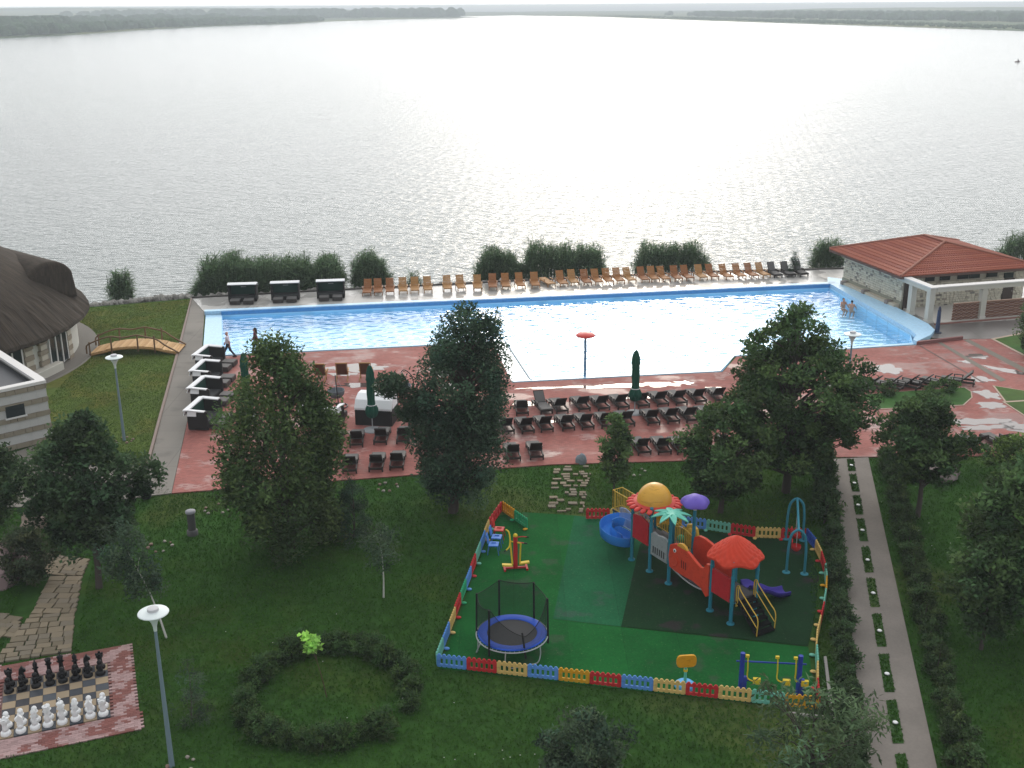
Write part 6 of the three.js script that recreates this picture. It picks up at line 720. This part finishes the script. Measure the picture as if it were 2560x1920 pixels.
{ // trampoline
  const t = thing('trampoline', 'round trampoline with a blue pad and a black safety net', 'trampoline', [-0.05, 0.015, -35.35], 0.2), black = M(0.012, 0.012, 0.014, { roughness: 0.7 });
  mesh('mat', new THREE.CylinderGeometry(0.92, 0.92, 0.02, 48).translate(0, 0.66, 0), M(0.035, 0.037, 0.042), t);
  new MB().lathe([[0.9, 0.67], [0.93, 0.7], [1.2, 0.71], [1.25, 0.67], [1.2, 0.645], [0.93, 0.65]], 56).build('pad', plast(0.012, 0.075, 0.46), t); mesh('ring', new THREE.TorusGeometry(1.29, 0.022, 8, 56).rotateX(Math.PI / 2).translate(0, 0.62, 0), steel, t);
  const sp = new MB(); for (let i = 0; i < 48; i++) { const a = i / 48 * 6.283; sp.bar([1.2 * Math.cos(a), 0.655, 1.2 * Math.sin(a)], [1.29 * Math.cos(a), 0.62, 1.29 * Math.sin(a)], 0.008, 0.008, 4); } sp.build('springs', steel, t);
  for (let k = 0; k < 3; k++) { const a = k * 2.094 + 0.9, b = a + 1.05, P = (q, r, y) => [r * Math.cos(q), y, r * Math.sin(q)]; new MB().tube([P(a, 1.29, 0.62), P(a, 1.3, 0.25), P(a + 0.12, 1.32, 0.04), P((a + b) / 2, 1.2, 0.02), P(b - 0.12, 1.32, 0.04), P(b, 1.3, 0.25), P(b, 1.29, 0.62)], 0.022, 48).build('leg', steel, t); }
  const tops = []; for (let k = 0; k < 6; k++) { const a = k * 1.0472 + 0.35, h = k === 1 ? 1.2 : 2.15, x = 1.3 * Math.cos(a), z = 1.3 * Math.sin(a); tops.push([a, h]); new MB().bar([x, 0.35, z], [x * (k === 1 ? 0.75 : 0.98), h, z * (k === 1 ? 0.75 : 0.98)], 0.04, 0.035, 10).build('net_pole', black, t); }
  const netMat = new THREE.MeshStandardMaterial({ color: lin(0.012, 0.014, 0.014), roughness: 0.9, transparent: true, opacity: 0.45, side: THREE.DoubleSide });
  const N = 72, pos = [], idx = []; for (let i = 0; i <= N; i++) { const a = i / N * 6.2832, u = ((a - 0.35) / 1.0472 + 6) % 6, f = u - Math.floor(u), h0 = tops[Math.floor(u) % 6][1], h1 = tops[(Math.floor(u) + 1) % 6][1], h = lerp(h0, h1, f) - 0.55 * f * (1 - f), r = 1.24 - 0.18 * f * (1 - f); for (const v of [0, 0.5, 1]) pos.push(r * Math.cos(a), lerp(0.68, h, v), r * Math.sin(a)); }
  for (let i = 0; i < N; i++) for (let j = 0; j < 2; j++) { const a = i * 3 + j; idx.push(a, a + 3, a + 4, a, a + 4, a + 1); } const g = new THREE.BufferGeometry(); g.setAttribute('position', new THREE.Float32BufferAttribute(pos, 3)); g.setIndex(idx); g.computeVertexNormals(); mesh('net', g, netMat, t); const hem = []; for (let i = 0; i < N; i++) hem.push([pos[i * 9 + 6], pos[i * 9 + 7], pos[i * 9 + 8]]); new MB().tube(hem, 0.014, 120, 4, true).build('hem', black, t);
}
{ // fitness walker, small chairs, swing, hoop, gym frame
  const red = plast(0.45, 0.02, 0.025), yel = plast(0.62, 0.45, 0.03), blk = M(0.015, 0.015, 0.015);
  const w = thing('air_walker', 'red and yellow outdoor walking trainer with swinging footplates', 'fitness trainer', [0.1, 0.015, -41.45], 0.12);
  new MB().box(0, 0.05, 0, 0.95, 0.07, 0.08).box(-0.46, 0.05, 0, 0.08, 0.08, 0.5).box(0.46, 0.05, 0, 0.08, 0.08, 0.5).build('base', red, w); new MB().cyl(0, 0.05, 0, 0.09, 0.09, 1.42, 14).build('post', red, w); new MB().sph(0, 1.5, 0, 0.095).build('cap', yel, w);
  for (const [s, a] of [[-1, 0.28], [1, -0.12]]) { const z = s * 0.14; new MB().bar([s * 0.2, 1.2, z], [s * 0.2 + a * 0.2, 0.28, z + a], 0.035).bar([0, 1.2, 0], [s * 0.22, 1.2, z], 0.03).build('pendulum', yel, w); new MB().box(s * 0.36, 0.26, z + a, 0.42, 0.06, 0.17, 0, 0, s * 0.1).build('footplate', yel, w); }
  new MB().tube([[-0.42, 1.0, 0.28], [-0.28, 1.1, 0.18], [-0.22, 1.35, 0], [-0.26, 1.62, -0.15], [-0.36, 1.66, -0.28]], 0.03).build('handlebar', yel, w); new MB().tube([[0.02, 1.42, 0], [0.25, 1.45, 0.03], [0.5, 1.38, -0.05]], 0.022).bar([0.1, 1.2, 0], [0.42, 1.16, 0.08], 0.022).build('handlebar', red, w); for (const p of [[[0.42, 1.39, -0.03], [0.55, 1.37, -0.06]], [[0.34, 1.17, 0.07], [0.48, 1.15, 0.09]], [[-0.42, 1.0, 0.28], [-0.5, 0.98, 0.33]]]) new MB().bar(...p, 0.03).build('grip', blk, w);
  let c0; [['red', -0.62, -44.3], ['blue', -0.72, -43.55], ['blue', -0.84, -42.85]].forEach(([c, x, z], i) => {
    const label = [`small red plastic chair against the left fence`, 'small blue plastic chair next to the red one', 'small blue plastic chair nearest the walking trainer'][i], mk = (m) => { const t = thing('child_chair', label, 'chair', [x, 0.015, z], Math.PI / 2 - 0.15, 'small plastic chairs by the fence'); new MB().add(new THREE.ExtrudeGeometry(shape([[-0.2, -0.18], [0.2, -0.18], [0.2, 0.22], [-0.2, 0.22]], [[[-0.11, -0.08], [0.11, -0.08], [0.11, 0.12], [-0.11, 0.12]]]), { depth: 0.03, bevelEnabled: true, bevelSize: 0.015, bevelThickness: 0.012, bevelSegments: 1 }).rotateX(-Math.PI / 2).translate(0, 0.4, 0)).build('seat', m, t); new MB().box(0, 0.4, 0.02, 0.24, 0.02, 0.24).build('seat_pad', m, t); new MB().box(0, 0.7, -0.24, 0.36, 0.36, 0.04, 0, -0.2).build('backrest', m, t); for (const a of [-0.17, 0.17]) for (const b of [-0.17, 0.2]) new MB().bar([a, 0.4, b], [a * 1.25, 0, b * 1.3], 0.018).build('leg', M(m.color.r * 0.8, m.color.g * 0.8, m.color.b * 0.8), t); return t; };
    if (i < 2) { const t = mk(c === 'red' ? plast(0.5, 0.03, 0.03) : plast(0.06, 0.2, 0.6)); if (i) c0 = t; } else dup(c0, [x, 0.015, z], Math.PI / 2 - 0.1, label);
  });
  const s = thing('swing', 'teal blue tube swing with two red seats at the back corner', 'swing', [11.85, 0.02, -42.4], 1.35), sm = plast(0.035, 0.2, 0.27);
  for (const x of [-1.55, 1.55]) { new MB().tube([[x, 0, -0.36], [x, 1.3, -0.33], [x, 1.75, -0.24], [x, 1.95, 0], [x, 1.75, 0.24], [x, 1.3, 0.33], [x, 0, 0.36]], 0.055, 40, 10).build('frame', sm, s); for (const z of [-0.36, 0.36]) new MB().lathe([[0.16, 0], [0.16, 0.03], [0.06, 0.05]], 16, x, 0, z).build('foot', sm, s); } new MB().bar([-1.55, 1.93, 0], [1.55, 1.93, 0], 0.05, 0.05, 12).build('beam', sm, s);
  for (const x of [-0.6, 0.6]) { const st = new MB().add(new THREE.SphereGeometry(0.2, 14, 8, 0, 6.283, 1.35, 1.79).scale(1, 1.1, 1).translate(x, 0.75, 0)).box(x, 0.86, -0.17, 0.34, 0.28, 0.04).build('seat', plast(0.5, 0.03, 0.03), s); st.material.side = THREE.DoubleSide; for (const d of [-0.17, 0.17]) new MB().bar([x + d, 1.93, 0], [x + d, 0.8, 0], 0.008).build('chain', steel, s); }
  const h = thing('toy_hoop', 'toy basketball stand with a yellow board, teal pole and blue base', 'basketball stand', [5.83, 0.015, -32.95], 0.1); new MB().lathe([[0, 0.16], [0.26, 0.15], [0.34, 0.08], [0.36, 0]].reverse(), 24).build('base', plast(0.1, 0.36, 0.68), h); new MB().cyl(0, 0.12, 0, 0.055, 0.05, 0.7, 12).build('pole', plast(0.08, 0.44, 0.36), h); new MB().cyl(0, 0.58, 0, 0.07, 0.07, 0.08, 12).build('collar', yel, h); new MB().add(new THREE.ExtrudeGeometry((() => { const q = new THREE.Shape(); q.moveTo(-0.2, 0); q.lineTo(0.2, 0); q.quadraticCurveTo(0.32, 0.02, 0.32, 0.16); q.quadraticCurveTo(0.34, 0.4, 0.2, 0.42); q.lineTo(-0.2, 0.42); q.quadraticCurveTo(-0.34, 0.4, -0.32, 0.16); q.quadraticCurveTo(-0.32, 0.02, -0.2, 0); return q; })(), { depth: 0.05, bevelEnabled: true, bevelSize: 0.02, bevelThickness: 0.02, bevelSegments: 2 }), mat4(0, 0.8, 0.03)).build('backboard', plast(0.58, 0.28, 0.012), h); mesh('hoop', new THREE.TorusGeometry(0.14, 0.018, 8, 24).rotateX(Math.PI / 2).translate(0, 0.86, -0.16), plast(0.5, 0.05, 0.03), h);
  const g = thing('gym_frame', 'blue frame with yellow swinging footrests at the front right corner', 'fitness trainer', [8.6, 0.015, -32.5], -0.1), bl = plast(0.02, 0.045, 0.3);
  for (const x of [-0.95, 0.95]) new MB().cyl(x, 0, 0, 0.09, 0.08, 1.5, 12).box(x + 0.12, 0.3, 0, 0.12, 0.6, 0.12).build('post', bl, g); new MB().bar([-1.15, 1.18, 0], [1.15, 1.18, 0], 0.028).bar([-0.95, 0.5, 0], [-0.5, 0.42, 0], 0.03).build('beam', bl, g);
  for (const x of [-0.78, 0.2, 0.8]) { new MB().tube([[x, 1.4, 0.02], [x + 0.02, 0.9, 0.03], [x + 0.04, 0.55, 0.03], [x + 0.24, 0.45, 0.05]], 0.025).build('pendulum', yel, g); new MB().box(x + 0.34, 0.48, 0.05, 0.24, 0.2, 0.12).build('footrest', yel, g); new MB().box(x - 0.02, 1.42, 0.04, 0.12, 0.08, 0.08).build('grip', yel, g); }
}
scene.traverse((o) => { if (o.isMesh) { o.castShadow = true; o.receiveShadow = true; } });
renderer.render(scene, camera);
